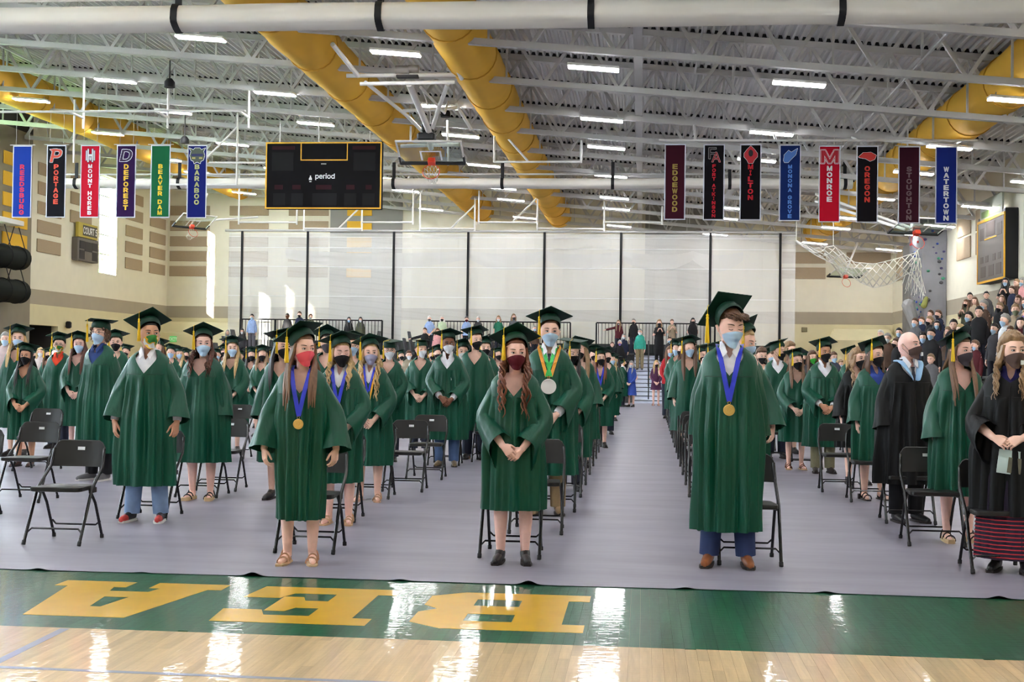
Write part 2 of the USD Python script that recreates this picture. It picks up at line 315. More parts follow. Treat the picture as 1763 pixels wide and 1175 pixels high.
def person(label, x, y, z=0.0, H=1.70, yaw=0.0, hy=0.0, hp=0.0, hr=0.0, skinc='light', male=False, girth=1.0, pose='clasp', poseL=None,
           hair='long', hairc='brown', mask='blue', surgical=None, wear='gown', color='green', hem=0.40, hw=0.25, hd=0.19, vneck=1.30,
           cap=True, capyaw=0.75, captilt=-0.32, caproll=0.0, tside=-1, medal=None, legs=None, legc=(40, 44, 60), shoe='shoe', shoec=(30, 28, 28), shirt=None,
           glasses=False, closed=False, toec=None, lod=1, group=None, extra=None, seed=0, stance=1.0, lift=0.0, name='person'):
    rng = np.random.default_rng(seed + 17); s = H / 1.75
    T = thing(name, label, 'person', (x, y, z), yaw, group)
    def part(nm, mesh, m, parent=T, smooth=45, label=None): return obj(nm, (np.asarray(mesh[0]) * s, mesh[1]), m, parent, smooth, label)
    sp = SP1 if lod == 2 else SP0
    # head placement
    Rh = rz(hy) @ ry(hr) @ rx(hp); HC = V(0, -0.012, 1.634); NB = V(0, 0.028, 1.475)
    hc = NB + rz(hy * 0.3) @ rx(hp * 0.5) @ (HC - NB)
    hs = 1.09 if not male else 1.11
    def onhead(m): return xf((np.asarray(m[0]) * hs, m[1]), Rh, hc)
    # ---- body, one continuous surface
    M = manifold3d.Manifold; ms = []
    hv, hf = onhead(HEADS[(lod + 2, male)])
    ms.append(M(manifold3d.Mesh(hv.astype(np.float32), hf.astype(np.uint32))))
    for sgn in (-1, 1):
        e = Rh @ (hs * V(sgn * 0.075, 0.012, -0.006)) + hc
        ms.append(M.hull_points(np.vstack([sp * 0.010 + e + Rh @ V(0, 0.004, 0.020), sp * 0.008 + e + Rh @ V(sgn * 0.012, 0.012, 0.014), sp * 0.007 + e + Rh @ V(0, 0, -0.022)])))
    nk = 0.056 if male else 0.047
    ms += chain([np.r_[NB + V(0, 0.012, -0.06), nk + 0.014], np.r_[NB + V(0, 0.004, 0.02), nk], np.r_[hc + Rh @ V(0, 0.022, -0.05), nk - 0.002]], sp)
    sw = (0.162 if male else 0.152) * (0.5 + 0.5 * girth)
    ms.append(M.hull_points(np.vstack([sp * 0.042 + V(sgn * sw * 0.90, 0.02, 1.395) for sgn in (-1, 1)] + [sp * 0.05 + V(sgn * 0.06, 0.02, 1.435) for sgn in (-1, 1)] + [sp * 0.085 + V(sgn * 0.075, 0.005, 1.24) for sgn in (-1, 1)])))
    ms.append(M.hull_points(np.vstack([sp * 0.085 + V(sgn * 0.07, 0.005, 1.25) for sgn in (-1, 1)] + [sp * 0.09 + V(sgn * 0.05, 0.005, 1.08) for sgn in (-1, 1)])))
    ms.append(M.hull_points(np.vstack([sp * 0.09 + V(sgn * 0.05, 0.005, 1.08) for sgn in (-1, 1)] + [sp * 0.095 + V(sgn * 0.075, 0.015, 0.92) for sgn in (-1, 1)])))
    arms = {}
    for sgn in (-1, 1):
        po = POSE[pose if sgn == 1 or poseL is None else poseL]; m_ = V(sgn, 1, 1); S = V(sgn * sw, 0.02, 1.405); E, W = V(*po[0]) * m_, V(*po[1]) * m_
        if pose == 'clasp' and poseL is None and sgn == -1: W = W + V(0, -0.02, 0.025)
        gx = V(sgn * 0.03 * (girth - 1) * 4, 0, 0); E = E + gx
        if pose in ('side', 'wide', 'back'): W = W + gx
        ms += chain([np.r_[S + V(-sgn * 0.012, 0, -0.012), 0.042], np.r_[E, 0.040]], sp) + chain([np.r_[E, 0.040], np.r_[E * 0.72 + W * 0.28, 0.040], np.r_[W, 0.026]], sp)
        ms += hand(W, V(*po[2]) * m_, V(*po[3]) * m_, V(*po[4]) * m_, 1.0 if male else 0.92, sp, po[5], 0.0 if 'clasp' in (pose,) else 0.3)
        arms[sgn] = (S, E, W)
    fx, toe = 0.095 * stance, 0.16
    for sgn in (-1, 1):
        ms += chain([np.r_[V(sgn * 0.09, 0.01, 0.90), 0.088], np.r_[V(sgn * (0.05 + 0.5 * fx), 0.0, 0.49), 0.055]], sp)
        ms += chain([np.r_[V(sgn * (0.05 + 0.5 * fx), 0.0, 0.49), 0.055], np.r_[V(sgn * (0.03 + 0.72 * fx), 0.022, 0.35), 0.054], np.r_[V(sgn * fx, 0.025, 0.10), 0.034]], sp)
        ms += chain([np.r_[V(sgn * fx, 0.045, 0.055), 0.032], np.r_[V(sgn * (fx + 0.02), -0.095, 0.033), 0.027], np.r_[V(sgn * (fx + 0.028), -0.155, 0.026), 0.018]], sp)
        ms += chain([np.r_[V(sgn * fx, 0.025, 0.10), 0.034], np.r_[V(sgn * fx, 0.045, 0.055), 0.032]], sp)
    B = M.batch_boolean(ms, manifold3d.OpType.Add).to_mesh()
    part('body', (np.array(B.vert_properties[:, :3], float), np.array(B.tri_verts, int)), skin(skinc), smooth=50)
    # ---- face
    if lod >= 1:
        eyew = mat('eye_white', (226, 222, 218), 0.25); iris = mat('iris_dark', (44, 34, 30), 0.2)
        gz = -0.004 + 0.012 * np.clip(math.sin(hy) * 0 + 0.5, 0, 1)
        for sgn in (-1, 1):
            c = V(sgn * 0.031, face_y(0.031, 0.004) + 0.0045, 0.004)
            if closed:
                part('eyelid', onhead(tube([c + V(q * 0.0135, -0.008 + 0.006 * q * q, -0.004 - 0.004 * (1 - q * q)) for q in np.linspace(-1, 1, 7)], 0.0018, 4)), mat('lash', (70, 48, 40)))
            else:
                e = part('eye', onhead((np.array(ICO[2].vertices) * V(0.0135, 0.010, 0.0068) + c, ICO[2].faces)), eyew)
                part('iris', onhead((np.array(ICO[1].vertices) * V(0.0058, 0.003, 0.0058) + c + V(gz, -0.0085, 0.0005), ICO[1].faces)), iris, e)
                part('eyelid', onhead(tube([c + V(q * 0.0145, -0.0085 + 0.006 * q * q, 0.0062 - 0.0045 * q * q) for q in np.linspace(-1, 1, 7)], 0.0016, 4)), mat('lash', (70, 48, 40)))
            bz = 0.026
            part('eyebrow', onhead(tube([V(sgn * xx, face_y(xx, bz) - 0.004, bz + 0.004 * math.sin((xx - 0.014) * 60)) for xx in np.linspace(0.014, 0.050, 6)], [0.002, 0.0032, 0.0034, 0.003, 0.0024, 0.0015], 5)), hairm('dark' if hairc in ('dark', 'black') else 'brown'))
        if not mask:
            part('mouth', onhead(tube([V(q * 0.024, face_y(q * 0.024, -0.068) - 0.008 + 0.006 * q * q, -0.068) for q in np.linspace(-1, 1, 7)], [0.002, 0.004, 0.005, 0.005, 0.005, 0.004, 0.002], 5)), mat('lips', (176, 104, 98)))
    else:
        for q in (-1, 1): part('eye', onhead(xf((SP0 * V(0.012, 0.006, 0.005), trimesh.creation.icosahedron().faces), None, V(q * 0.031, face_y(0.031, 0.004) - 0.001, 0.004))), mat('iris_dark', (44, 34, 30), 0.2))
        if not cap:
            for q in (-1, 1): part('eyebrow', onhead(tube([V(q * xx, face_y(xx, 0.026) - 0.003, 0.027) for xx in (0.014, 0.032, 0.048)], 0.003, 4)), hairm('dark' if hairc in ('dark', 'black') else 'brown'))
            if not mask: part('mouth', onhead(tube([V(q * 0.022, face_y(q * 0.022, -0.068) - 0.007, -0.068) for q in (-1, 0, 1)], [0.002, 0.0045, 0.002], 4)), mat('lips', (176, 104, 98)))
    if glasses:
        fr = []
        for sgn in (-1, 1):
            fr.append(xf(ring(0.022, 0.0016, 16, 4), rx(PI / 2), V(sgn * 0.031, -0.098, 0.0)))
            fr.append(tube([V(sgn * 0.053, -0.096, 0.003), V(sgn * 0.076, -0.06, 0.004), V(sgn * 0.079, 0.01, 0.004)], 0.0016, 4))
        fr.append(tube([V(-0.009, -0.100, 0.004), V(0.009, -0.100, 0.004)], 0.0016, 4))
        part('glasses', onhead(cat(fr)), mat('glasses_frame', (60, 56, 58), 0.3))
    if mask:
        nu, nv = (33, 17) if lod == 2 else (17, 9) if lod == 1 else (9, 5)
        u, v = np.meshgrid(np.linspace(-1, 1, nu), np.linspace(0, 1, nv)); surg = surgical if surgical is not None else mask in ('blue', 'white', 'lilac')
        ztop_ = -0.010 - 0.030 * np.abs(u) ** 1.6 - 0.008 * (1 - np.abs(u)) * 0; zbot = -0.120 + 0.040 * np.abs(u) ** 2.6
        Z = ztop_ + (zbot - ztop_) * v; ang = u * 1.22; dz = np.clip(Z / 0.116, -0.99, 0.99)
        wz = np.sqrt(np.maximum(1 - dz ** 2, 0.42)); W_ = 0.0745 * wz * (1 - 0.27 * np.clip(-dz, 0, 1) ** 1.3); D_ = 0.093 * np.maximum(wz, 0.72)
        bulge = 0.004 + 0.022 * np.exp(-(u / 0.5) ** 2) * np.exp(-((v - 0.33) / 0.42) ** 2) + 0.008 * np.exp(-(u / 0.5) ** 2) * np.exp(-((v - 0.9) / 0.3) ** 2)
        pl_ = 0.0022 * np.sin(v * PI * 6) * np.exp(-(u / 0.75) ** 4) if surg else 0.0012 * np.sin(9 * u + 7 * v)
        X_ = (W_ + 0.004 + 0.4 * bulge) * np.sin(ang); Y_ = -(D_ + bulge + pl_) * np.cos(ang)
        G = np.stack([X_, Y_, Z], -1); Gi = G * V(0.93, 0.96, 1) + V(0, 0.004, 0)
        R = np.concatenate([G, Gi[:, ::-1]], 1)
        mk = part('mask', onhead(loft(R, True, True)), maskm(mask))
        if lod >= 1:
            for sgn in (-1, 1):
                lp = tube([V(sgn * 0.071, -0.034, -0.040), V(sgn * 0.0775, -0.012, -0.011), V(sgn * 0.083, 0.014, 0.016), V(sgn * 0.084, 0.022, -0.004), V(sgn * 0.083, 0.014, -0.024), V(sgn * 0.0775, -0.012, -0.050), V(sgn * 0.071, -0.034, -0.076)], 0.0013, 4)
                part('ear_loop', onhead(lp), mat('elastic', (214, 214, 216)) if mask in ('blue', 'white', 'lilac', 'patterned') else maskm(mask), mk)
        if mask == 'brown': part('badge', onhead(bbox(0.014, -0.104, -0.092, 0.038, -0.090, -0.062, 0.001)), mat('badge_white', (228, 228, 230)), mk)
    # ---- hair
    if hair != 'bald':
        hm = hairm(hairc); k = min(lod + (2 if cap else 3), 4); hd_ = np.array(ICO[k].vertices); hp_ = head_shape(hd_, male).copy()
        x_, y_, z_ = hp_.T
        line = 0.062 - 0.02 * np.clip((np.abs(x_) - 0.04) / 0.03, 0, 1)
        low = {'short': -0.035, 'swept': -0.035, 'bob': -0.09}.get(hair, -0.085)
        cover = np.where(y_ < -0.005, (z_ - line) / 0.012, np.where(y_ < 0.03, (z_ - (0.03 - 1.2 * (y_ + 0.005) - (0.035 if hair not in ('short', 'swept') else 0))) / 0.012, (z_ - low) / 0.012))
        cover = np.clip(cover, 0, 1)
        th = 0.010 if cap else 0.020 if hair in ('short',) else 0.024
        th = th - 0.006 * (not cap) + 0.016 * meshkit.noise(hd_ * V(13, 13, 6) + seed) * (0 if cap else 1)
        hp2 = hp_ * (1 + (-0.10 + (0.10 + th / 0.095) * cover))[:, None] + V(0, 0.004, 0.0)
        hb = part('hair', onhead((hp2, np.array(ICO[k].faces))), hm)
        locks = []
        nseg = 14 if lod == 2 else 9 if lod == 1 else 5
        def lock(P, r, curl=0.0, freq=5.0, flat=0.6):
            P = np.array(P, float); tt = np.linspace(0, 1, nseg * (2 if curl and lod else 1)); k_ = np.linspace(0, 1, len(P))
            Q = np.stack([np.interp(tt, k_, P[:, c]) for c in range(3)], 1)
            for _ in range(2): Q[1:-1] = (Q[:-2] + Q[1:-1] + Q[2:]) / 3
            if curl:
                a0 = rng.uniform(0, 6); am = curl * np.clip((tt - 0.2) / 0.3, 0, 1)
                Q[:, 0] += am * np.cos(a0 + freq * 6.28 * tt); Q[:, 1] += am * np.sin(a0 + freq * 6.28 * tt)
            rr = r * np.interp(tt, [0, 0.25, 0.75, 1], [0.7, 1.0, 0.9, 0.2])
            locks.append(tube(Q, rr, 6 if lod else 4, flat))
        HW = lambda px, py, pz: Rh @ (hs * V(px, py, pz)) + hc          # head place to figure place
        if hair in ('long', 'curly', 'wavy', 'bob'):
            L = {'long': 0.36, 'curly': 0.40, 'wavy': 0.24, 'bob': 0.14}[hair]; cu_ = {'curly': 0.016, 'wavy': 0.010}.get(hair, 0.0)
            n_side = (9, 5, 2)[2 - lod]; n_back = (14, 9, 5)[2 - lod]; rr = (0.016, 0.022, 0.034)[2 - lod]
            for sgn in (-1, 1):
                for q in range(n_side):
                    f = (q + 0.5) / n_side; l = L * rng.uniform(0.75, 1.05)
                    a = HW(sgn * (0.071 + 0.006 * f), -0.035 + 0.06 * f, 0.045 - 0.02 * f); b = HW(sgn * (0.086), -0.02 + 0.06 * f, -0.05)
                    front = f < 0.62
                    zc = b[2] - 0.06; yy = (-0.075 - 0.03 * (1 - f)) if front else 0.11
                    c = V(sgn * (0.090 + 0.025 * f), (b[1] + yy) / 2 * 0.9, zc)
                    d = V(sgn * (0.075 + 0.055 * f + rng.uniform(-0.01, 0.01)), yy - (0.045 if front else -0.02), zc - l * 0.45)
                    e = V(sgn * (0.075 + 0.05 * f + rng.uniform(-0.015, 0.015)), yy - (0.075 if front else -0.03), zc - l)
                    if hair == 'bob': d, e = c + V(0, 0.02 * f, -l * 0.5), c + V(-sgn * 0.02, 0.02 * f, -l)
                    lock([a, b, c, d, e], rr, cu_)
            for q in range(n_back):
                an = -1.25 + 2.5 * (q + 0.5) / n_back; l = L * rng.uniform(0.8, 1.05)
                a = HW(0.074 * math.sin(an), 0.088 * math.cos(an), 0.03); b = HW(0.088 * math.sin(an), 0.100 * math.cos(an), -0.07)
                c = V(0.10 * math.sin(an), 0.10 + 0.03 * math.cos(an), b[2] - 0.12); e = V(0.13 * math.sin(an), 0.135, b[2] - 0.10 - l * 0.8)
                if hair == 'bob': c, e = b + V(0, 0.0, -0.05), b + V(0, -0.02, -0.02 - l * 0.6)
                lock([a, b, c, e], rr * 1.15, cu_)
            part('hair_locks', cat(locks), hm, hb)
        elif hair == 'bun':
            part('bun', onhead((np.array(ICO[2].vertices) * V(0.04, 0.035, 0.035) + V(0, 0.115, 0.03), ICO[2].faces)), hm, hb)
        elif hair == 'shaggy':
            for q in range((26, 14, 6)[2 - lod]):
                an = rng.uniform(-2.5, 2.5); fr = abs(an) > 1.9
                a = HW(0.074 * math.sin(an), 0.092 * math.cos(an), 0.06); b = HW(0.088 * math.sin(an), 0.104 * math.cos(an), 0.01 if not fr else 0.045); c = HW(0.084 * math.sin(an), 0.10 * math.cos(an), -0.08 if not fr else 0.025)
                lock([a, b, c], 0.016, 0.004)
            part('hair_locks', cat(locks), hm, hb)
        elif hair == 'swept' :
            for q in range(46 if lod == 2 else 12):
                an = rng.uniform(-1.1, 1.1); z0 = rng.uniform(0.062, 0.085)
                a = HW(0.066 * math.sin(an), -0.082 * math.cos(an) + 0.03, z0 + 0.012); b = HW(0.074 * math.sin(an) + 0.012, -0.098 * math.cos(an), z0 + 0.012); c = HW(0.074 * math.sin(an) + 0.03, -0.104 * math.cos(an), z0 - 0.012)
                lock([a, b, c], 0.011, 0.007, 2.0)
            part('hair_locks', cat(locks), hm, hb)
    # ---- cap
    if cap:
        cm_ = mat('cap_green', (7, 52, 37), 0.55, 0.35, vary=0.06, scale=20)
        Rc = ry(caproll) @ rx(captilt)
        def oncap(m): return onhead(xf(xf(m, None, V(0, 0, -0.05)), Rc, V(0, 0.006, 0.05)))
        n = (36, 24, 14)[2 - lod]; a = np.arange(n) / n * 2 * PI
        R = np.array([[[0.094 * w * math.sin(q), 0.116 * w * -math.cos(q), zz + 0.018 * lowb * math.cos(q + PI) * -1] for q in a] for w, zz, lowb in ((0.88, 0.048, 1), (0.93, 0.040, 1), (0.95, 0.052, 1), (0.95, 0.075, 0.5), (0.90, 0.105, 0.1), (0.74, 0.130, 0), (0.45, 0.137, 0))])
        cp = part('cap', oncap(loft(R, False, True)), cm_, smooth=60)
        bd = xf(bbox(-0.137, -0.137, 0.134, 0.137, 0.137, 0.140, 0.0015), rz(capyaw))
        part('board', oncap(bd), cm_, cp, smooth=20)
        part('button', oncap(lathe([(0.010, 0.140), (0.010, 0.144), (0.005, 0.147)], 10)), cm_, cp)
        ca = rz(capyaw) @ V(0.137 * tside, 0.01 - 0.03, 0)
        if lod == 0: ca = V(0.105 * tside, -0.06, 0)
        ed = oncap((np.array([[0, 0, 0.147], [ca[0] * 0.6, ca[1] * 0.6, 0.144], [ca[0], ca[1], 0.144]]), np.zeros((0, 3), int)))[0]
        tip = ed[2] + V(tside * 0.006, -0.006, -0.01)
        gold = mat('tassel_gold', (236, 196, 30), 0.5, 0.4, vary=0.15, scale=90, stretch=(1, 1, 0.1))
        pieces = [tube([ed[0], ed[1], ed[2], tip, tip + V(0, 0, -0.05)], 0.0025, 5)]
        q0 = tip + V(0, 0, -0.05)
        pieces.append(lathe([(0.004, 0), (0.011, -0.008), (0.008, -0.020), (0.012, -0.028), (0.009, -0.036)], 10, q0))
        if lod:
            for _ in range(22 if lod == 2 else 10):
                an, rr = rng.uniform(0, 6.28), rng.uniform(0.3, 1); l = rng.uniform(0.15, 0.165)
                pieces.append(tube([q0 + V(0.007 * rr * math.cos(an), 0.007 * rr * math.sin(an), -0.030), q0 + V(0.016 * rr * math.cos(an), 0.016 * rr * math.sin(an), -0.036 - l)], [0.003, 0.0045], 4))
        else: pieces.append(lathe([(0.006, -0.03), (0.013, -0.19)], 7, q0))
        part('tassel', cat(pieces), gold, cp)
    # ---- clothes
    ph = tuple(rng.uniform(0, 6, 3)); nphi, nz = ((120, 40), (56, 20), (24, 10))[2 - lod]
    sl_n, sl_m = ((28, 16), (14, 9), (8, 6))[2 - lod]
    fold = {'gown': 0.016}.get(wear, 0.006)
    if wear == 'gown':
        pr_ = profile('gown', hem, hw, hd, girth); ms_ = [shell(pr_, nphi, nz, vtop(vneck, 1.510), 0.034, ph=ph)]
        for sgn in (-1, 1):
            S, E, W = arms[sgn]; po = pose if sgn == 1 or poseL is None else poseL
            over = {'clasp': 0.90, 'paper': 0.72, 'phone': 0.7, 'out': 0.8}.get(po, 0.93 if shirt and po == 'wide' else 1.02)
            We = E + (W - E) * over
            if po in ('side', 'wide', 'back'): ms_.append(sleeve(S + V(-sgn * 0.045, 0, 0.012), E, We, 0.060, 0.074 if po == 'back' else 0.080, 0.090 if po == 'back' else 0.108, sl_n, sl_m, 0.0, ph[0] + sgn, 0.07))
            else: ms_.append(sleeve(S + V(-sgn * 0.045, 0, 0.012), E, We, 0.060, 0.080, 0.088, sl_n, sl_m, 0.15, ph[0] + sgn, 0.06))
        gw = part('gown', cat(ms_), gownm(color), smooth=70)
        def fy(x_, z_): return np.interp(z_, pr_[0], pr_[3]) - np.interp(z_, pr_[0], pr_[2]) * math.sqrt(max(0.0, 1 - (x_ / np.interp(z_, pr_[0], pr_[1])) ** 2))
        if lod == 2:
            for sgn in (-1, 1):
                part('yoke_seam', tube([V(q, fy(q, 1.292) - 0.003, 1.292 + 0.02 * abs(q)) for q in sgn * np.linspace(0.022, 0.165 * min(girth, 1.05), 12)], 0.0022, 4), mat('zip_' + color, (4, 46, 33) if color == 'green' else (6, 6, 7), 0.6), gw)
            zz = np.linspace(hem + 0.01, vneck - 0.03, 24)
            part('zipper', tube([V(0, fy(0, q) - 0.004 + 0.012 * (q < 1.2), q) for q in zz], 0.0022, 4), mat('zip_' + color, (4, 46, 33) if color == 'green' else (6, 6, 7), 0.6), gw)
    else:
        pr_ = profile('top', hem if wear == 'top' else 0.93, 0.185 if wear == 'top' else 0.17, 0.13 if wear == 'top' else 0.12, girth)
        def fy(x_, z_): return np.interp(z_, pr_[0], pr_[3]) - np.interp(z_, pr_[0], pr_[2]) * math.sqrt(max(0.0, 1 - (x_ / np.interp(z_, pr_[0], pr_[1])) ** 2))
        ms_ = [shell(pr_, max(24, nphi // 2), max(9, nz // 2), None, 0.006, yoke=1.4, ph=ph, crease=False)]
        for sgn in (-1, 1):
            S, E, W = arms[sgn]; short = extra == 'short_sleeve'
            if extra != 'sleeveless': ms_.append(sleeve(S + V(-sgn * 0.04, 0, 0.012), E if not short else S + (E - S) * 0.8, E + (W - E) * 0.95 if not short else S + (E - S) * 0.82, 0.062, 0.056, 0.044 if not short else 0.06, sl_n, sl_m, 0.01, ph[0], 0.05))
        cm2 = color if not isinstance(color, tuple) else cloth(color)
        gw = part('top', cat(ms_), cm2, smooth=70)
        if wear == 'dress': part('skirt', shell(profile('skirt', hem, hw, hd, girth), nphi // 2, max(8, nz // 2), None, 0.014, yoke=1.0, ph=ph, crease=False), cm2, smooth=70)
    if legs:
        for sgn in (-1, 1):
            kx = 0.05 + 0.5 * fx
            part('trouser_leg', (tube([V(sgn * 0.088, 0.012, 0.98), V(sgn * 0.09, 0.01, 0.85), V(sgn * kx, 0.0, 0.49), V(sgn * (0.6 * fx + 0.035), 0.018, 0.30), V(sgn * fx, 0.022, 0.07)], [0.10, 0.105, 0.078, 0.073, 0.068], 16 if lod else 8)), cloth(legc))
    if extra == 'skirt':
        sk_ = shell(profile('skirt', 0.10, 0.24, 0.19, girth), nphi, nz, None, 0.010, yoke=1.0, ph=ph, crease=False)
        part('skirt', sk_, mat('skirt_navy', (34, 22, 46), 0.8), smooth=70)
        zs_, a_, b_, c_2 = profile('skirt', 0.10, 0.24, 0.19, girth)
        for zq in np.arange(0.12, 0.44, 0.030):
            A_, B_ = np.interp(zq, zs_, a_) + 0.006, np.interp(zq, zs_, b_) + 0.006
            f_ = lambda q: 0.010 * (0.5 * math.cos(9 * q + ph[0] + 0.8 * math.sin(2 * q + ph[2])) + 0.32 * math.cos(15 * q + ph[1]) + 0.3 * math.cos(5 * q + ph[2]))
            part('stripe', loft(np.array([[V((A_ + f_(q)) * math.sin(q), -(B_ + f_(q)) * math.cos(q), zq + e) for q in np.linspace(0, 2 * PI, 72, endpoint=False)] for e in (-0.0045, 0.0045)])), mat('skirt_red', (176, 40, 52), 0.8))
    # ---- shirt front and collar under a gown
    if shirt:
        sm = cloth(shirt); n = nphi // 2
        pz = V(1.15, 1.30, 1.395, 1.435, 1.465, 1.49, 1.525); pa = V(0.18, 0.18, 0.155, 0.128, 0.088, 0.068, 0.060); pb = V(0.118, 0.120, 0.106, 0.094, 0.076, 0.066, 0.060)
        st = part('shirt', shell((pz, pa * girth, pb, V(0, 0, 0, 0.01, 0.015, 0.02, 0.022)), max(20, n), 10, vtop(1.42, 1.525, 0.6)), sm)
        if male and pose in ('wide', 'clasp') and lod == 2:
            for sgn in (-1, 1):
                S, E, W = arms[sgn]; e = (W - E) / np.linalg.norm(W - E); part('cuff', tube([W - e * 0.07, W - e * 0.012], [0.046, 0.038], 14), sm, st)
        if male:
            for sgn in (-1, 1):
                fl = [V(sgn * 0.016, -0.104, 1.462), V(sgn * 0.046, -0.118, 1.425), V(sgn * 0.070, -0.060, 1.492), V(sgn * 0.066, -0.010, 1.535), V(sgn * 0.052, -0.040, 1.535)]
                part('collar', hull(np.vstack([np.array(fl), np.array(fl) + V(0, 0.006, 0.0)])), sm, st)
    if extra in ('tie', 'hood'):
        part('tie', cat([hull(np.array([V(q * 0.016, -0.105 + dy, 1.44) for q in (-1, 1) for dy in (0, 0.012)] + [V(q * 0.010, -0.112 + dy, 1.405) for q in (-1, 1) for dy in (0, 0.012)])),
                         hull(np.array([V(q * 0.010, -0.112 + dy, 1.405) for q in (-1, 1) for dy in (0, 0.01)] + [V(q * 0.028, -0.150 + dy, 1.26) for q in (-1, 1) for dy in (0, 0.01)]))]), mat('tie_dark', (24, 26, 44), 0.5))
    if extra == 'hood':
        hb_ = mat('hood_blue', (138, 178, 214), 0.45, sheen=0.1)
        R = []
        for q in np.linspace(-2.65, 2.65, 40):
            zz = 1.492 - 0.17 * max(0, (abs(q) - 1.5) / 1.15) ** 1.3; rr = 0.098 if abs(q) < 1.5 else 0.098
            cx, cyy = math.sin(q) * (0.100 - 0.055 * max(0, (abs(q) - 1.5) / 1.15)), 0.02 + math.cos(q) * 0.092
            if abs(q) > 1.5: cyy = min(cyy, fy(cx, zz) - 0.012)
            o = V(math.sin(q), math.cos(q), 0)
            R.append([V(cx, cyy, zz) + o * 0.030 * math.cos(t) + V(0, 0, 0.012 * math.sin(t)) for t in np.arange(8) / 8 * 2 * PI])
        part('hood', loft(np.array(R), True, True), hb_)
    # ---- medal on a ribbon
    if medal:
        rib, disc, zr, wr, rad = medal
        for k, (col, off) in enumerate(rib):
            ws = wr / len(rib); st = []
            for sgn in (-1, 1):
                P = []
                for t in np.linspace(0, 1, 16):
                    z_ = 1.505 + (zr - 1.505) * t; x_ = sgn * (0.078 * (1 - t) + (wr * 0.5 - (k + 0.5) * ws + 0.0) * 1.0 * (1 if len(rib) > 1 else 0))
                    yb = min(fy(x_, min(z_, 1.49)), -0.015 if t < 0.1 else 0) - 0.012 - 0.02 * max(0, t - 0.15) * (t < 0.6)
                    P.append((x_, yb, z_))
                P = np.array([(sgn * 0.015, 0.098, 1.505), (sgn * 0.062, 0.075, 1.512), (sgn * 0.080, 0.035, 1.516)] + P[1:]); nrm = V(0.9, 0, 0.30 * sgn)
                R = np.array([[p + nrm * ws / 2 * a + V(0, b, 0) for a, b in ((-1, -0.0012), (1, -0.0012), (1, 0.0012), (-1, 0.0012))] for p in P])
                st.append(loft(R, True, True))
            rb = part('ribbon', cat(st), mat('ribbon_%02x%02x%02x' % col, col, 0.4, sheen=0.1), smooth=30)
        c = V(0, fy(0, zr - 0.05) - 0.022, zr - rad - 0.022)
        md = part('medal', xf(lathe([(0.0, -0.003), (rad, -0.003), (rad * 1.04, 0), (rad, 0.003), (rad * 0.86, 0.0035), (rad * 0.84, 0.0022), (0.0, 0.0022)], 32), rx(PI / 2), c), disc, smooth=35)
        part('link', xf(ring(0.009, 0.0016, 14, 5), rx(PI / 2), c + V(0, 0, rad + 0.010)), mat('gold', (222, 184, 104), 0.35, metal=0.55), md)
        if rad < 0.05: part('emblem', cat([xf(tube([V(0, -0.005, -rad * 0.5), V(0, -0.005, rad * 0.5)], 0.0022, 5), None, c), xf(ring(rad * 0.3, 0.0022, 14, 5), rx(PI / 2), c + V(0, -0.004, rad * 0.1)), xf(ring(rad * 0.72, 0.0014, 24, 4), rx(PI / 2), c + V(0, -0.004, 0))]), mat('gold', (222, 184, 104), 0.35, metal=0.55), md)
    # ---- shoes
    if shoe:
        scm = mat('shoe_%02x%02x%02x' % tuple(shoec), shoec, 0.45, 0.5, vary=0.08, scale=20)
        for sgn in (-1, 1):
            F = lambda a, b, c: V(sgn * (fx + a), b, c)
            foot = [(0.0, 0.075), (0.012, -0.05), (0.022, -0.14), (0.030, -0.195)]; wd = (0.036, 0.042, 0.044, 0.026)
            solep = np.vstack([[F(a + q * w, b + (0.0), zz) for q in (-1, 1) for zz in (0.0, 0.020)] for (a, b), w in zip(foot, wd)] )
            if shoe in ('sandal', 'heel', 'platform'):
                up = 0.035 if shoe == 'platform' else 0.014
                solep[:, 2] = np.where(solep[:, 2] > 0, up, 0.0)
                so = part('sandal', hull(solep), mat('sole_tan', (200, 170, 130), 0.7) if shoe != 'heel' else scm)
                stp = []
                for yy, rr, zc, hgt in ((-0.11, 0.044, 0.012, 0.062), (-0.03, 0.038, 0.02, 0.078), (0.035, 0.037, 0.02, 0.11)):
                    stp.append(tube([F(0.012 + rr * math.cos(q), yy - 0.01 * math.sin(q), zc + (hgt - zc) * math.sin(q)) for q in np.linspace(0, PI, 9)], 0.007, 5, 0.5))
                if shoe == 'heel': stp.append(bbox(*(F(-0.02, 0.05, 0) if sgn > 0 else F(0.02, 0.05, 0) - V(0.04, 0, 0)), *((F(-0.02, 0.05, 0) if sgn > 0 else F(0.02, 0.05, 0) - V(0.04, 0, 0)) + V(0.04, 0.035, 0.06)), 0.004))
                for q in stp: part('strap', q, scm, so)
            else:
                u1 = hull(np.vstack([SP1 * 0.034 + F(0.0, 0.055, 0.05), SP1 * 0.036 + F(0.014, -0.06, 0.042), SP1 * 0.034 + F(0.022, -0.12, 0.034), SP1 * 0.026 + F(0.028, -0.175, 0.028)]))
                an = hull(np.vstack([SP1 * 0.040 + F(0.002, 0.035, 0.075), SP1 * 0.034 + F(0.0, 0.05, 0.045), SP1 * 0.034 + F(0.010, -0.035, 0.05)]))
                sh = part('shoe', cat([u1, an]), scm)
                if toec: part('toe_cap', hull(np.vstack([SP1 * 0.0365 + F(0.020, -0.115, 0.034), SP1 * 0.0285 + F(0.028, -0.175, 0.029)])), mat('toe_%02x' % toec[0], toec, 0.4), sh)
                part('sole', hull(solep * V(1, 1, 1)), mat('sole_' + ('white' if shoe == 'sneaker' else 'dark'), (218, 216, 212) if shoe == 'sneaker' else (34, 26, 22), 0.6), sh)
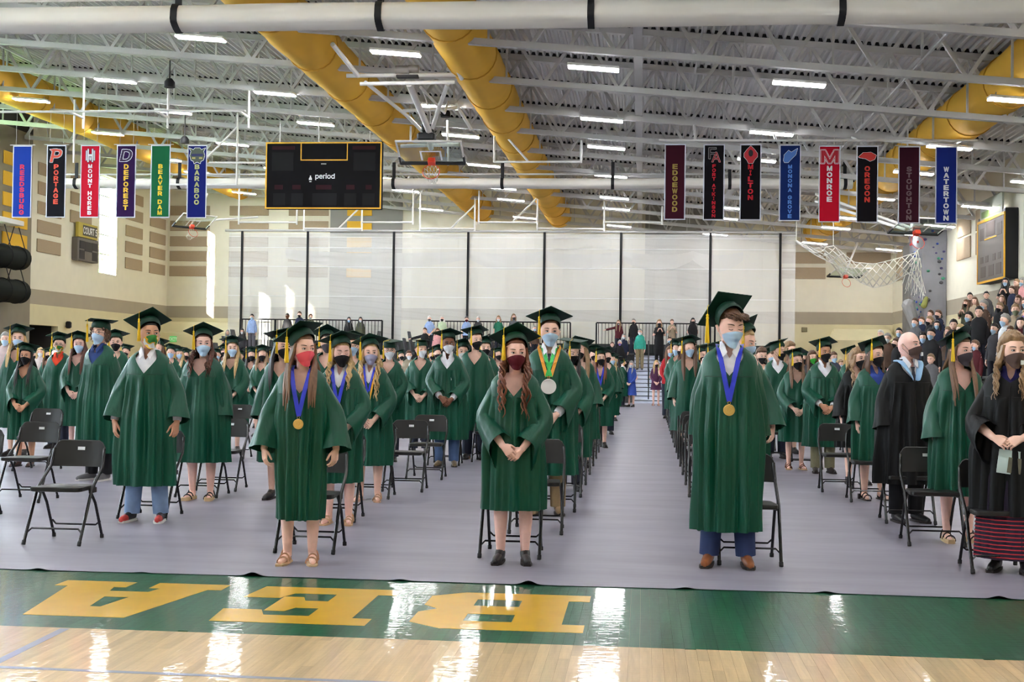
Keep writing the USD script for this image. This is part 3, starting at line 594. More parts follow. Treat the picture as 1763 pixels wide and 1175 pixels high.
                if lod == 2: part('laces', tube([F(0.012 + 0.020 * q, -0.02 - 0.011 * k, 0.084 - 0.0045 * k - 0.006 * q * q) for k in range(8) for q in ((-1, 0, 1) if k % 2 == 0 else (1, 0, -1))], 0.003, 4), mat('lace_' + ('white' if shoe == 'sneaker' else 'dark'), (226, 224, 220) if shoe == 'sneaker' else (40, 28, 22)), sh)
    return T
# ------------------------------------------------------------------ the hall
XL, XR, YB, YF = -25.83, 12.87, 70.0, -14.0
ROOF = lambda x: 9.0 + 0.085 * (XR - x)
SL = math.atan(0.085)
m_cream = mat('wall_cream', (228, 223, 204), 0.75, 0.2, vary=0.03, scale=2)
m_tan = mat('wall_tan', (212, 203, 166), 0.7, 0.25, vary=0.03, scale=2)
m_band = mat('wall_band', (166, 156, 138), 0.7, 0.25, vary=0.03, scale=2)
m_greywall = mat('wall_grey', (138, 130, 114), 0.75, 0.2, vary=0.04, scale=2)
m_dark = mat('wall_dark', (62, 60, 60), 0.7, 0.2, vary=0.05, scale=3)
m_panel = mat('panel_taupe', (170, 152, 128), 0.9, 0.1, vary=0.05, scale=30, bump=0.2, bscale=200)
m_panely = mat('panel_gold', (226, 178, 66), 0.85, 0.1, vary=0.05, scale=30)
m_white = mat('white_paint', (222, 220, 216), 0.45, 0.4)
m_steel = mat('steel_white', (188, 187, 185), 0.5, 0.4, vary=0.05, scale=1.5)
m_black = mat('black_matte', (24, 24, 26), 0.6, 0.3)
m_base = mat('floor_base', (176, 150, 110), 0.4)

# walls: bands of paint at their real heights, the wall 0.3 m thick; windows are openings in the left wall
WIN = [(60.86, 62.96), (47.0, 49.1), (43.4, 45.5), (35.2, 37.3), (26.0, 28.1), (16.0, 18.1), (6.0, 8.1), (-4.0, -1.9)]
WZ0, WZ1 = 5.55, 10.3
def left_wall(name, y0, y1, zones, wins):
    for z0, z1, m in zones:
        ys = [y0] + [q for w in wins for q in w] + [y1]; ms = []
        for k in range(0, len(ys), 2):
            if ys[k + 1] > ys[k]: ms.append(box(XL - 0.3, ys[k], z0, XL, ys[k + 1], z1))
        for w in wins:
            if z0 < WZ0: ms.append(box(XL - 0.3, w[0], z0, XL, w[1], min(z1, WZ0)))
            if z1 > WZ1: ms.append(box(XL - 0.3, w[0], max(z0, WZ1), XL, w[1], z1))
        struct(name, cat(ms), m)
struct('floor', box(XL - 0.3, YF, -0.3, XR + 0.3, YB + 0.3, -0.015), m_base)
left_wall('wall_left', 53.81, YB + 0.3, [(4.38, 12.6, m_cream), (3.74, 4.38, m_band)], WIN[:1])
struct('wall_left', box(XL - 0.3, 56.56, -0.02, XL, YB + 0.3, 3.74), m_tan)
struct('wall_left', box(XL - 0.3, 53.81, 2.86, XL, 56.56, 3.74), m_tan)
left_wall('wall_left', YF, 53.81, [(-0.02, 10.9, m_greywall), (10.9, 12.6, m_dark)], WIN[:0:-1])
# recess behind the doorway in the left wall
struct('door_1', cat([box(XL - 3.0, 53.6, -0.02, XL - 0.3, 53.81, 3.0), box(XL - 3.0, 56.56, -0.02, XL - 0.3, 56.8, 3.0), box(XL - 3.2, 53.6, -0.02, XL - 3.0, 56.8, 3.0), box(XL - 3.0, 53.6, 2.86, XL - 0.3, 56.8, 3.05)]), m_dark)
bx = [(-26.2, 13.2)]
for z0, z1, m in ((4.38, 12.8, m_cream), (3.74, 4.38, m_band), (-0.02, 3.74, m_tan)): struct('wall_back', box(-26.2, YB, z0, 13.2, YB + 0.3, z1), m)
for z0, z1, m in ((4.40, 10, m_cream), (3.77, 4.40, m_band), (-0.02, 3.77, m_tan)): struct('wall_right', box(XR, YF, z0, XR + 0.3, YB, z1), m)
struct('wall_front', box(-26.2, YF - 0.3, -0.02, 13.2, YF, 12.8), m_cream)
m_pil = mat('pilaster_grey', (170, 168, 166), 0.7, 0.2)
struct('trim_1', box(-16.8, YB - 0.05, 2.4, -12.86, YB, 11.9), mat('stripe_grey', (150, 148, 144), 0.7, 0.2))
struct('trim_2', box(0.1, YB - 0.05, 2.4, 3.6, YB, 10.0), mat('stripe_grey', (150, 148, 144), 0.7, 0.2))
# sound panels on the walls
def rowlab(z): return ['topmost', 'second from top', 'third from top', 'fourth from top', 'lowest'][int(np.argmin([abs(z - q) for q in (9.32, 8.47, 7.63, 6.82, 6.0)]))]
def panel_x(x, y0, y1, z0, z1, m, lab):
    x -= 0.003 * np.sign(x)
    obj('acoustic_panel', bbox(min(x, x + 0.05 * np.sign(-x)), y0, z0, max(x, x + 0.05 * np.sign(-x)), y1, z1, 0.01), m, None, label=lab + ', ' + rowlab(min(z0, z1)), cat='wall panel', group=lab)
def panel_y(x0, x1, z0, z1, m, lab, y=YB): obj('acoustic_panel', bbox(x0, y - 0.054, z0, x1, y - 0.004, z1, 0.01), m, None, label=lab + ', ' + rowlab(min(z0, z1)), cat='wall panel', group=lab)
ROWS = [(9.85, 9.32), (9.03, 8.47), (8.18, 7.63), (7.38, 6.82), (6.56, 6.0)]
colnm = {54.3: 'taupe sound panel in the column nearest the grey wall end', 57.55: 'taupe sound panel in the column above the court sign', 64.03: 'taupe sound panel just right of the tall window', 67.3: 'taupe sound panel in the column beside the back corner'}
for y0, w in ((54.3, 2.3), (57.55, 2.3), (64.03, 2.22), (67.3, 2.24)):
    for k, (b, a) in enumerate(ROWS):
        if y0 == 57.55 and k > 2: continue
        panel_x(XL, y0, y0 + w, a, b, m_panel, colnm[y0])
for b, a in ROWS: panel_x(XL, 51.2, 53.35, a, b, m_panely, 'golden yellow sound panel on the grey part of the left wall')
for x0, w, lab in ((-25.7, 2.22, 'wide taupe sound panel at the left end of the back wall'), (-22.38, 2.17, 'taupe sound panel half behind the left edge of the white curtain'), (-19.1, 2.2, 'taupe sound panel seen dimly through the white curtain')):
    for b, a in ROWS: panel_y(x0, x0 + w, a, b, m_panel, lab)
for b, a in ROWS: panel_y(-15.87, -14.52, a, b, m_panely, 'golden yellow panel on the grey stripe behind the curtain', YB - 0.05)
for b, a in ((7.49, 6.9), (6.69, 6.1)):
    for x0, x1 in ((7.2, 9.44), (10.5, 12.75)):
        if not (x0 > 10 and b < 7): panel_y(x0, x1, a, b, m_panel, f'taupe sound panel at the right end of the back wall, {"corner" if x0 > 10 else "curtain"} side')
for y0 in (53.65, 50.55, 66.6, 44.0, 40.8):
    for b, a in ((7.66, 6.65), (6.78, 5.93)):
        panel_x(XR, y0, y0 + 2.25, a if a != 6.65 else 6.86, b, m_panel, f'right wall sound panel {("left of the tall scoreboard" if y0 in (53.65, 50.55) else "behind the climbing wall" if y0 > 60 else "right of the tall scoreboard")}, {"far" if y0 in (53.65, 66.6, 44.0) else "near"} column')
# bump-outs on the back wall, vents and exit sign
for x0, x1, lab in ((-26.0, -20.9, 'sand coloured box bay with sloping top in the left corner'), (9.6, 12.86, 'sand coloured box bay with sloping top at the right of the back wall')):
    obj('wall_bay', cat([hexa([(x0, YB - 1.4, 0), (x1, YB - 1.4, 0), (x1, YB, 0), (x0, YB, 0), (x0, YB - 1.4, 2.9), (x1, YB - 1.4, 2.9), (x1, YB, 2.9), (x0, YB, 2.9)]), hexa([(x0, YB - 1.4, 2.9), (x1, YB - 1.4, 2.9), (x1, YB, 2.9), (x0, YB, 2.9), (x0 + 0.25, YB - 0.5, 3.5), (x1 - 0.25, YB - 0.5, 3.5), (x1 - 0.25, YB, 3.5), (x0 + 0.25, YB, 3.5)])]), m_tan, label=lab, cat='wall bay')
obj('vent', bbox(8.25, YB - 0.04, 3.33, 8.54, YB, 3.57, 0.01), mat('vent_olive', (120, 112, 82), 0.6), label='small olive vent high on the tan back wall', cat='vent')
ex = thing('exit_sign', 'small lit green exit sign in the left corner bay', 'exit sign', (-24.9, YB - 1.46, 2.55))
obj('plate', bbox(-0.19, -0.03, -0.16, 0.19, 0.03, 0.16, 0.01), mat('exit_green', (84, 160, 92), 0.5, emit=0.35), ex)
def words(text, h, depth=0.004, bold=True):
    m = meshkit.text_mesh(text, h, depth, bold); v = np.array(m.vertices); v[:, 0] -= (v[:, 0].min() + v[:, 0].max()) / 2
    return v, np.array(m.faces)
obj('lettering', xf(words('EXIT', 0.15), UP_FACE, (0, -0.031, -0.075)), mat('exit_letters', (225, 240, 225), 0.5), ex)
sp_ = thing('wall_speaker', 'small black loudspeaker on the tan left wall right of the doorway', 'loudspeaker', (XL + 0.16, 57.3, 2.95))
obj('cabinet', bbox(-0.12, -0.10, -0.16, 0.10, 0.10, 0.16, 0.05), m_black, sp_); obj('grille', bbox(0.10, -0.07, -0.12, 0.112, 0.07, 0.12, 0.005), mat('grille', (44, 44, 46), 0.8, bump=0.5, bscale=200), sp_)

# windows: frame, mullion bars and a pane that lets the sun through
def pane_mat():
    n = {'t': ('transparent_bsdf', {'color': (0.95, 0.97, 0.97)}), 'g': ('glossy_bsdf', {'roughness': 0.02}), 'm': ('mix_closure', {'fac': 0.06})}
    return usdkit.material(stage, '/World/Looks/pane', n, [('t.BSDF', 'm.closure1'), ('g.BSDF', 'm.closure2')], surface='m.closure')
m_pane = pane_mat(); m_frame = mat('window_frame', (196, 194, 186), 0.4)
for k, (y0, y1) in enumerate(WIN):
    w = UsdGeom.Xform.Define(stage, free('/World', f'window_{k + 1}')).GetPrim(); tag(w, kind='structure')
    x = XL - 0.22; nrow = 5
    for a in (y0, y1 - 0.05): obj('frame', box(x - 0.03, a, WZ0, x + 0.03, a + 0.05, WZ1), m_frame, w)
    for q in range(nrow + 1): 
        z = WZ0 + (WZ1 - WZ0 - 0.05) * q / nrow; obj('mullion', box(x - 0.03, y0 + 0.05, z, x + 0.03, y1 - 0.05, z + 0.05), m_frame, w)
        if q < nrow: obj('pane', box(x - 0.004, y0 + 0.05, z + 0.05, x + 0.004, y1 - 0.05, z + (WZ1 - WZ0 - 0.05) / nrow), m_pane, w)
# trees and ground outside the tall window
struct('ground', box(-120, -60, -0.4, XL - 0.3, 160, -0.05), mat('lawn', (96, 130, 66), 0.9, vary=0.2, scale=0.5))
m_leaf = mat('leaf', (120, 170, 84), 0.6, 0.3, vary=0.25, scale=3); m_bark = mat('bark', (92, 74, 58), 0.9)
def tree(x, y, h, seed, lab):
    r = np.random.default_rng(seed); t = thing('tree', lab, 'tree', (x, y, -0.05))
    obj('trunk', tube([(0, 0, 0), (0.1, 0, h * 0.3), (0.05, 0.1, h * 0.75)], [0.28, 0.2, 0.08], 8), m_bark, t)
    n = 2600; d = r.normal(size=(n, 3)); d /= np.linalg.norm(d, axis=1, keepdims=True); c = d * (r.uniform(0.55, 1, (n, 1)) ** 0.5) * V(h * 0.30, h * 0.30, h * 0.36) * (0.75 + 0.4 * meshkit.noise(d * 2.5, seed))[:, None] + V(0, 0, h * 0.62)
    a = r.normal(size=(n, 3)); a /= np.linalg.norm(a, axis=1, keepdims=True); b = np.cross(a, r.normal(size=(n, 3))); b /= np.linalg.norm(b, axis=1, keepdims=True)
    v = np.stack([c - a * 0.22, c + b * 0.12, c + a * 0.22, c - b * 0.12], 1).reshape(-1, 3); i = np.arange(n)[:, None] * 4
    obj('foliage', (v, np.vstack([i + [0, 1, 2], i + [0, 2, 3]])), m_leaf, t, kind='stuff')
tree(-39.9, 88, 11.6, 1, 'leafy green tree outside, seen low in the tall window')
tree(-48, 104, 10, 2, 'green tree outside standing farther off beyond the tall window')

# roof: corrugated deck, its ribs along the hall
pitch = 0.2; n = int((XR - XL + 0.6) / pitch); prof = []
for k in range(n + 1):
    x = XL - 0.3 + k * pitch
    for dx, dz in ((0, 0), (0.05, 0), (0.085, 0.075), (0.165, 0.075)): prof.append((x + dx, dz))
prof = np.array(prof); zz = ROOF(prof[:, 0]) + prof[:, 1]
ra = np.stack([prof[:, 0], np.full(len(prof), YF - 0.3), zz], 1); rb = np.stack([prof[:, 0], np.full(len(prof), YB + 0.3), zz], 1)
top = lambda p: p + V(0, 0, 0.35)
struct('ceiling', cat([loft(np.array([ra, rb]), closed=False), (np.vstack([[ra[0] + V(0, 0, .35), ra[-1] + V(0, 0, .35), rb[-1] + V(0, 0, .35), rb[0] + V(0, 0, .35)]]), np.array([[0, 1, 2], [0, 2, 3]]))]), mat('deck', (200, 199, 197), 0.6, 0.3, vary=0.04, scale=0.6))
# roof trusses across the hall, one built and then repeated
TY = [26.0, 29.95, 34.0, 37.9, 41.5, 45.3, 49.2, 53.1, 57.0, 60.9, 64.8, 68.6]
def truss(y):
    t = thing('roof_truss', 'white zigzag roof truss across the hall, first behind the near rolled curtain', 'roof truss', (0, y, 0), 0, 'roof trusses', None)
    x0, x1 = XL, XR; D = 1.6
    obj('top_chord', bars((x0, 0, ROOF(x0) - 0.10), (x1, 0, ROOF(x1) - 0.10), 0.20, 0.16), m_steel, t)
    obj('bottom_chord', bars((x0, 0, ROOF(x0) - D), (x1, 0, ROOF(x1) - D), 0.17, 0.15), m_steel, t)
    n = 20; xs = np.linspace(x0, x1, n + 1)
    for k in range(n):
        a, b = xs[k], xs[k + 1]; m = (a + b) / 2
        obj('web_bar', bars((a, 0, ROOF(a) - D), (m, 0, ROOF(m) - 0.12), 0.085), m_steel, t)
        obj('web_bar', bars((m, 0, ROOF(m) - 0.12), (b, 0, ROOF(b) - D), 0.085), m_steel, t)
        obj('web_post', bars((m, 0, ROOF(m) - D), (m, 0, ROOF(m) - 0.12), 0.05), m_steel, t)
    clos = []                                           # dark closures of the deck's flutes over the chord
    for k in range(int((x1 - x0) / pitch)):
        x = XL - 0.3 + (k + 1) * pitch + 0.085; z = ROOF(x)
        clos.append(hexa([(x - 0.02, -0.11, z - 0.012), (x + 0.10, -0.11, z - 0.02), (x + 0.10, -0.09, z - 0.02), (x - 0.02, -0.09, z - 0.012), (x + 0.005, -0.11, z + 0.074), (x + 0.075, -0.11, z + 0.068), (x + 0.075, -0.09, z + 0.068), (x + 0.005, -0.09, z + 0.074)]))
    obj('flute_closure', cat(clos), m_black, t, kind='stuff')
    return t
t0 = truss(TY[0])
NTH = ['first', 'second', 'third', 'fourth', 'fifth', 'sixth', 'seventh', 'eighth', 'ninth', 'tenth', 'eleventh', 'twelfth'] + ['%dth' % k for k in range(13, 60)]
for k, y in enumerate(TY[1:]): dup(t0, 'roof_truss', f'white zigzag roof truss across the hall, {NTH[k + 1]} behind the near rolled curtain', 'roof truss', (0, y, 0), 0, 'roof trusses')
for y in (20.2, 14.0, 8.0, 2.0, -6.0): dup(t0, 'roof_truss', 'white zigzag roof truss above or behind the camera', 'roof truss', (0, y, 0), 0, 'roof trusses out of view')
for k, x in enumerate((-22.9, -18.1, -13.2, -8.35, 1.2, 6.0, 10.2)):
    z = ROOF(x) - 1.5
    obj('bridging_pipe', bars((x, 18, z + 0.1), (x, YB, z + 0.1), 0.045), m_steel, label=f'thin white bridging bar running along the roof, {NTH[k]} from the left', cat='bridging bar', group='bridging bars')
b_ = thing('roof_girder', 'straight white girder along the hall above the aisle', 'girder', (-0.17, 0, 0))
obj('flange', box(-0.10, 15, ROOF(0) - 1.45, 0.10, YB, ROOF(0) - 1.37), m_steel, b_); obj('web_plate', box(-0.03, 15, ROOF(0) - 1.37, 0.03, YB, ROOF(0) - 0.9), m_steel, b_)
# yellow fabric air ducts
m_duct = mat('duct_yellow', (224, 172, 54), 0.75, 0.3, vary=0.06, scale=1.0, bump=0.25, bscale=3)
for x, z, lab in ((-21.6, 10.75, 'yellow fabric air duct nearest the left wall'), (-8.5, 9.55, 'yellow fabric air duct left of the hanging basket'), (-4.4, 9.3, 'yellow fabric air duct over the middle of the hall'), (8.85, 8.5, 'yellow fabric air duct near the right wall')):
    P = []; R = []
    for k, y in enumerate(np.linspace(16, 69.3, 90)):
        P.append((x, y, z)); R.append(0.66 + 0.012 * math.sin(k * 1.05) + (-0.02 if k % 8 == 0 else 0))
    d_ = thing('air_duct', lab, 'air duct'); obj('sock', tube(P, R, 24), m_duct, d_, smooth=50)
    for y in np.arange(17.5, 69, 3.9): obj('seam_band', xf(ring(0.665, 0.018, 24, 5), rx(PI / 2), (x, y, z)), mat('duct_seam', (198, 146, 40), 0.7), d_, smooth=50)

# ceiling lights on their grid: housing and two glowing lenses
m_lens = mat('lamp_lens', (250, 250, 252), 0.4, emit=LAMP)
def fixture(x, y):
    t = thing('ceiling_light', 'long twin-lens white ceiling light in the rows under the roof trusses', 'ceiling light', (x, y, ROOF(x) - 1.75), 0, 'ceiling lights')
    R = ry(SL)
    obj('housing', xf(bbox(-0.61, -0.17, 0.0, 0.61, 0.17, 0.07, 0.015), R), m_white, t)
    for s in (-1, 1): obj('lens', xf(bbox(-0.60, s * 0.085 - 0.07, -0.03, 0.60, s * 0.085 + 0.07, 0.0, 0.012), R), m_lens, t)
    for s in (-1, 1): obj('hanger', xf(tube([(s * 0.45, 0, 0.07), (s * 0.45, 0, 0.16)], 0.012, 5), R), m_steel, t)
    return t
LX = [-20.5, -15.58, -10.75, -5.95, -1.22, 3.55, 8.42]
LY = [31.1, 37.65, 42.5, 48.9, 55.3, 59.2, 66.4]
def seen_px(p): d = np.asarray(p, float) - C0; return 881.5 + FPX * (d @ cr) / (d @ fw)
f0 = None
for r, y in enumerate(LY + [24.6, 19.5, 13.0, 8.2, 1.6, -4.0]):
    n = 0
    for x in LX + ([12.0] if y > 42 else []):
        lab = 'long twin-lens ceiling light above or behind the camera'; grp = 'ceiling lights out of view'
        if r < len(LY) and -30 < seen_px((x, y, 8)) < 1790: lab = f'white twin-lens ceiling light, {NTH[n]} from left in the {NTH[r]} row back'; n += 1; grp = 'ceiling lights'
        if f0 is None: f0 = fixture(x, y); tag(f0, lab, None, grp)
        else: dup(f0, 'ceiling_light', lab, 'ceiling light', (x, y, ROOF(x) - 1.75), 0, grp)

# rolled divider curtains under the roof, with black straps
m_roll = mat('curtain_roll', (214, 210, 200), 0.55, 0.35, vary=0.05, scale=2, stretch=(0.3, 1, 1), bump=0.3, bscale=3)
def roll(y, z, r, x0, x1, straps, lab, strapr):
    t = thing('rolled_curtain', lab, 'rolled curtain')
    a = np.arange(28) / 28 * 2 * PI; xs = np.linspace(x0, x1, 70)
    prof = r * (1 + 0.07 * np.cos(2 * a + 0.4) + 0.045 * np.cos(5 * a + 1.0) + 0.02 * np.cos(9 * a))
    R = np.array([[(x, y + p * math.cos(q), z + 0.02 * math.sin(x * 0.8) * 0.4 + p * math.sin(q) * (1 + 0.02 * math.sin(x * 1.7))) for p, q in zip(prof, a)] for x in xs])
    obj('roll', loft(R, True, True), m_roll, t, smooth=50)
    for s in straps:
        S = np.array([[(s + e, y + (p * 1.06 + 0.012) * math.cos(q), z + (p * 1.05 + 0.012) * math.sin(q)) for p, q in zip(prof, a)] for e in (-strapr, strapr)])
        obj('strap', loft(S, True, True), m_black, t, smooth=40); obj('hoist_strap', box(s - strapr, y - 0.02, z + r, s + strapr, y + 0.02, z + r + 0.55), m_black, t)
    obj('top_pipe', tube([(x0, y + 0.05, z + r + 0.14), (x1, y + 0.05, z + r + 0.14)], 0.035, 8), m_steel, t)
    return t
roll(23.5, 7.72, 0.245, -16.5, 12.0, [-16.2, -12.35, -8.55, -4.78, -0.97, 3.39, 7.2, 11.0], 'long white rolled divider curtain across the top of the picture', 0.06)
roll(45.5, 7.71, 0.185, -20.8, 7.0, [-20.2, -16.4, -12.5, -8.69, -4.88, -1.07, 2.9, 6.75], 'rolled white divider curtain behind the banners and scoreboard', 0.055)

# the lowered divider curtain: sheer white net above, black vinyl below
m_net = mat('net_white', (216, 214, 209), 0.8, 0.1); YC = 61.5
PX = [-19.67, -19.02, -15.83, -11.69, -8.16, -4.58, -1.02, 3.08, 6.25, 6.94]
dc = thing('divider_curtain', 'lowered sheer white divider curtain with black straps behind the back bleachers', 'divider curtain')
for a, b in zip(PX[:-1], PX[1:]):
    # open mesh: cross threads 18 mm wide with 7 mm gaps, gently rippled
    xs = np.linspace(a, b, 9); wave = 0.03 * np.sin(xs * 3.1) * (np.abs(np.linspace(-1, 1, 9)) < 0.99); zs = np.arange(2.46, 7.52, 0.025)
    top_, bot_ = [np.stack([np.broadcast_to(xs, (len(zs), 9)), np.broadcast_to(YC + wave, (len(zs), 9)), np.broadcast_to((zs + e)[:, None], (len(zs), 9))], -1) for e in (0.018, 0.0)]
    v = np.stack([bot_, top_], 1).reshape(-1, 3); k = (np.arange(len(zs)) * 18)[:, None] + np.arange(8)[None]; k = k.reshape(-1)
    obj('net_panel', (v, np.vstack([np.stack([k, k + 1, k + 10], 1), np.stack([k, k + 10, k + 9], 1)])), m_net, dc)
    obj('vinyl_panel', box(a, YC - 0.01, 0.02, b, YC + 0.01, 2.45), mat('vinyl_dark', (34, 38, 38), 0.5), dc)
for s in PX[1:-1]: obj('strap', bbox(s - 0.055, YC - 0.07, 2.3, s + 0.055, YC - 0.04, 7.62, 0.008), m_black, dc)
for z in (7.52, 7.36, 6.85, 5.95, 4.55): obj('hem_line', box(PX[0], YC - 0.035, z - 0.012, PX[-1], YC - 0.03, z + 0.012), mat('hem_white', (240, 240, 240), 0.6), dc)
obj('top_pipe', tube([(PX[0] - 0.2, YC, 7.66), (PX[-1] + 0.2, YC, 7.66)], 0.06, 10), m_steel, dc, smooth=50)
for a, b in ((-17, -8.2), (-8.2, -4.6), (-4.6, -1.0), (-1.0, 2.3), (2.3, 4.6)):
    t = np.linspace(0, 1, 16); P = np.stack([a + (b - a) * t, np.full(16, YC + 0.35), 6.85 - 0.35 * 4 * t * (1 - t) - 0.25], 1)
    R = np.array([[p + V(0, 0.03 * math.sin(7 * q + 9 * k / 16), (q - 0.5) * (0.42 + 0.35 * math.sin(PI * k / 15))) for q in np.linspace(0, 1, 7)] for k, p in enumerate(P)])
    obj('swag', loft(R, closed=False), m_net, dc, smooth=True)
# ------------------------------------------------------------------ hardwood floor, painted letters, grey covering
def wood(name, rgb, src, grain):
    c = lin(rgb); lo = tuple(np.array(c) * (1 - grain)); hi = tuple(np.clip(np.array(c) * (1 + grain * 0.7), 0, 1))
    n = {'tc': ('geometry', {}), 'mp': ('mapping', {'scale': (1.0, 0.07, 1.0)}), 'nz': ('noise_texture', {'scale': 34.0, 'detail': 4.0, 'roughness': 0.6}), 'rp': ('rgb_ramp', {'ramp': [(0.3, lo), (0.72, hi)]}),
         'sr': ('object_info', {}) if src == 'o' else ('geometry', {}), 'mr': ('map_range', {'to_min': 0.86, 'to_max': 1.10}), 'hv': ('hsv', {}),
         'mp2': ('mapping', {'scale': (1.0, 3.0, 1.0)}), 'n2': ('noise_texture', {'scale': 9.0, 'detail': 2.0}), 'bp': ('bump', {'strength': 0.035, 'distance': 0.02}),
         'p': ('principled_bsdf', {'roughness': 0.35, 'coat_weight': 0.8, 'coat_roughness': 0.035, 'coat_ior': 1.42})}
    L = [('tc.position', 'mp.vector'), ('mp.vector', 'nz.vector'), ('nz.fac', 'rp.fac'), ('sr.random' if src == 'o' else 'sr.random_per_island', 'mr.value'), ('mr.result', 'hv.value'), ('rp.color', 'hv.color'), ('hv.color', 'p.base_color'),
         ('tc.position', 'mp2.vector'), ('mp2.vector', 'n2.vector'), ('n2.fac', 'bp.height'), ('bp.normal', 'p.coat_normal')]
    return usdkit.material(stage, '/World/Looks/' + name, n, L, surface='p.BSDF')
m_wo, m_wi = wood('maple_plank', (222, 190, 142), 'o', 0.16), wood('maple_planks', (222, 190, 142), 'i', 0.16)
m_go, m_gi = wood('green_plank', (18, 92, 58), 'o', 0.3), wood('green_planks', (18, 92, 58), 'i', 0.3)
floor = stage.GetPrimAtPath('/World/floor')
rngf = np.random.default_rng(5); GY = 6.88; seen, rest = [], {m_wi: [], m_gi: []}
pw = 0.0572
for k, x in enumerate(np.arange(-8.0, 6.6, pw)):
    y = 3.4 - rngf.uniform(0, 1.6); cuts = []
    while y < 8.9:
        l = rngf.uniform(0.8, 2.3); cuts.append((y, min(y + l, 8.9))); y += l
    for a, b in cuts:
        for lo, hi, mo, mi in ((a, min(b, GY), m_wo, m_wi), (max(a, GY), b, m_go, m_gi)):
            if hi - lo < 0.03: continue
            tz = rngf.uniform(-0.00012, 0.00012); tx = rngf.uniform(-0.00010, 0.00010)
            x1 = x + pw - 0.0007; h0, h1, h2, h3 = tx, -tx, -tx + tz, tx + tz
            m = hexa([(x, lo, -0.014), (x1, lo, -0.014), (x1, hi - 0.0006, -0.014), (x, hi - 0.0006, -0.014), (x, lo, h0), (x1, lo, h1), (x1, hi - 0.0006, h2), (x, hi - 0.0006, h3)])
            ys = np.clip(np.linspace(lo, hi, 5), 5.7, 8.72); yc = ys.mean(); hw_ = 0.40 * yc
            vis = max(0, min(hi, 8.72) - max(lo, 5.75)) * (1 if -0.50 * yc < x < 0.29 * yc else 0) / yc ** 3
            seen.append((vis, m, mo, mi))
seen.sort(key=lambda q: -q[0])
for q, (vis, m, mo, mi) in enumerate(seen):
    if q < 300 and vis > 0: obj('plank', m, mo, floor)
    else: rest[mi].append(m)
obj('planks', cat(rest[m_wi]), m_wi, floor, kind='stuff'); obj('green_planks', cat(rest[m_gi]), m_gi, floor, kind='stuff')
m_lett = mat('paint_gold', (232, 180, 40), 0.3, 0.5, vary=0.05, scale=6, coat=0.7)
LB = Polygon([(0, 0), (.80, 0), (1, .14), (1, .40), (.90, .5), (1, .60), (1, .86), (.80, 1), (0, 1), (0, .82), (.13, .82), (.13, .18), (0, .18)], [[(.42, .20), (.70, .20), (.70, .39), (.42, .39)], [(.42, .61), (.70, .61), (.70, .80), (.42, .80)]])
LE = Polygon([(0, 0), (1, 0), (1.04, .34), (.78, .34), (.72, .19), (.42, .19), (.42, .40), (.58, .40), (.62, .30), (.76, .30), (.76, .70), (.62, .70), (.58, .60), (.42, .60), (.42, .81), (.72, .81), (.78, .68), (1.04, .68), (1, 1), (0, 1), (0, .83), (.13, .83), (.13, .17), (0, .17)])
LA = Polygon([(0, 0), (.43, 0), (.43, .17), (.36, .17), (.385, .29), (.615, .29), (.64, .17), (.57, .17), (.57, 0), (1, 0), (1, .17), (.92, .17), (.77, 1), (.23, 1), (.08, .17), (0, .17)], [[(.43, .46), (.57, .46), (.53, .74), (.47, .74)]])
for P, xr, w in ((LB, -0.30, 0.98), (LE, -1.50, 0.88), (LA, -2.62, 1.09)):
    g = affinity.affine_transform(P, [-w, 0, 0, -1.15, xr, 8.345])
    obj('painted_letter', xf(prism(g, 0.0012), None, (0, 0, 0.0002)), m_lett, floor)
m_line = mat('paint_greyblue', (150, 156, 182), 0.35, 0.5, coat=0.7)
def stripe(p, q, w):
    p, q = at_floor(*p)[:2], at_floor(*q)[:2]; d = (q - p) / np.linalg.norm(q - p); n = V(-d[1], d[0]) * w / 2
    p, q = p - d * 3 * 0, q + d * 0
    obj('court_line', xf(prism(Polygon([p - n, q - n, q + n, p + n]), 0.0010), None, (0, 0, 0.0002)), m_line, floor)
stripe((-60, 1168), (112, 1083), 0.05); stripe((-60, 1147), (760, 1180), 0.04)
# grey covering with edge ripples
BX = [at_floor(px, 1000 + 0.029 * (px - 700))[0] for px in (70, 247, 436, 692, 911, 1180, 1420, 1715)]
xs = np.unique(np.concatenate([np.linspace(XL, XR, 60)] + [np.linspace(b - 0.12, b + 0.12, 17) for b in BX])); ys = np.concatenate([[8.70, 8.715, 8.74, 8.78, 8.84, 8.92, 9.05], np.linspace(9.4, 51.6, 30)])
Xg, Yg = np.meshgrid(xs, ys); Zg = np.full_like(Xg, 0.004)
for b, h in zip(BX, (0.012, 0.006, 0.024, 0.010, 0.026, 0.010, 0.012, 0.018)): Zg += h * np.exp(-((Xg - b) / 0.05) ** 2) * np.exp(-(Yg - 8.70) / 0.08)
Zg += 0.0015 * meshkit.noise(np.stack([Xg * 1.3, Yg * 1.3, Xg * 0], -1))
Yg = Yg + 0.012 * np.sin(Xg * 1.9) * np.exp(-(Yg - 8.7) / 0.5)
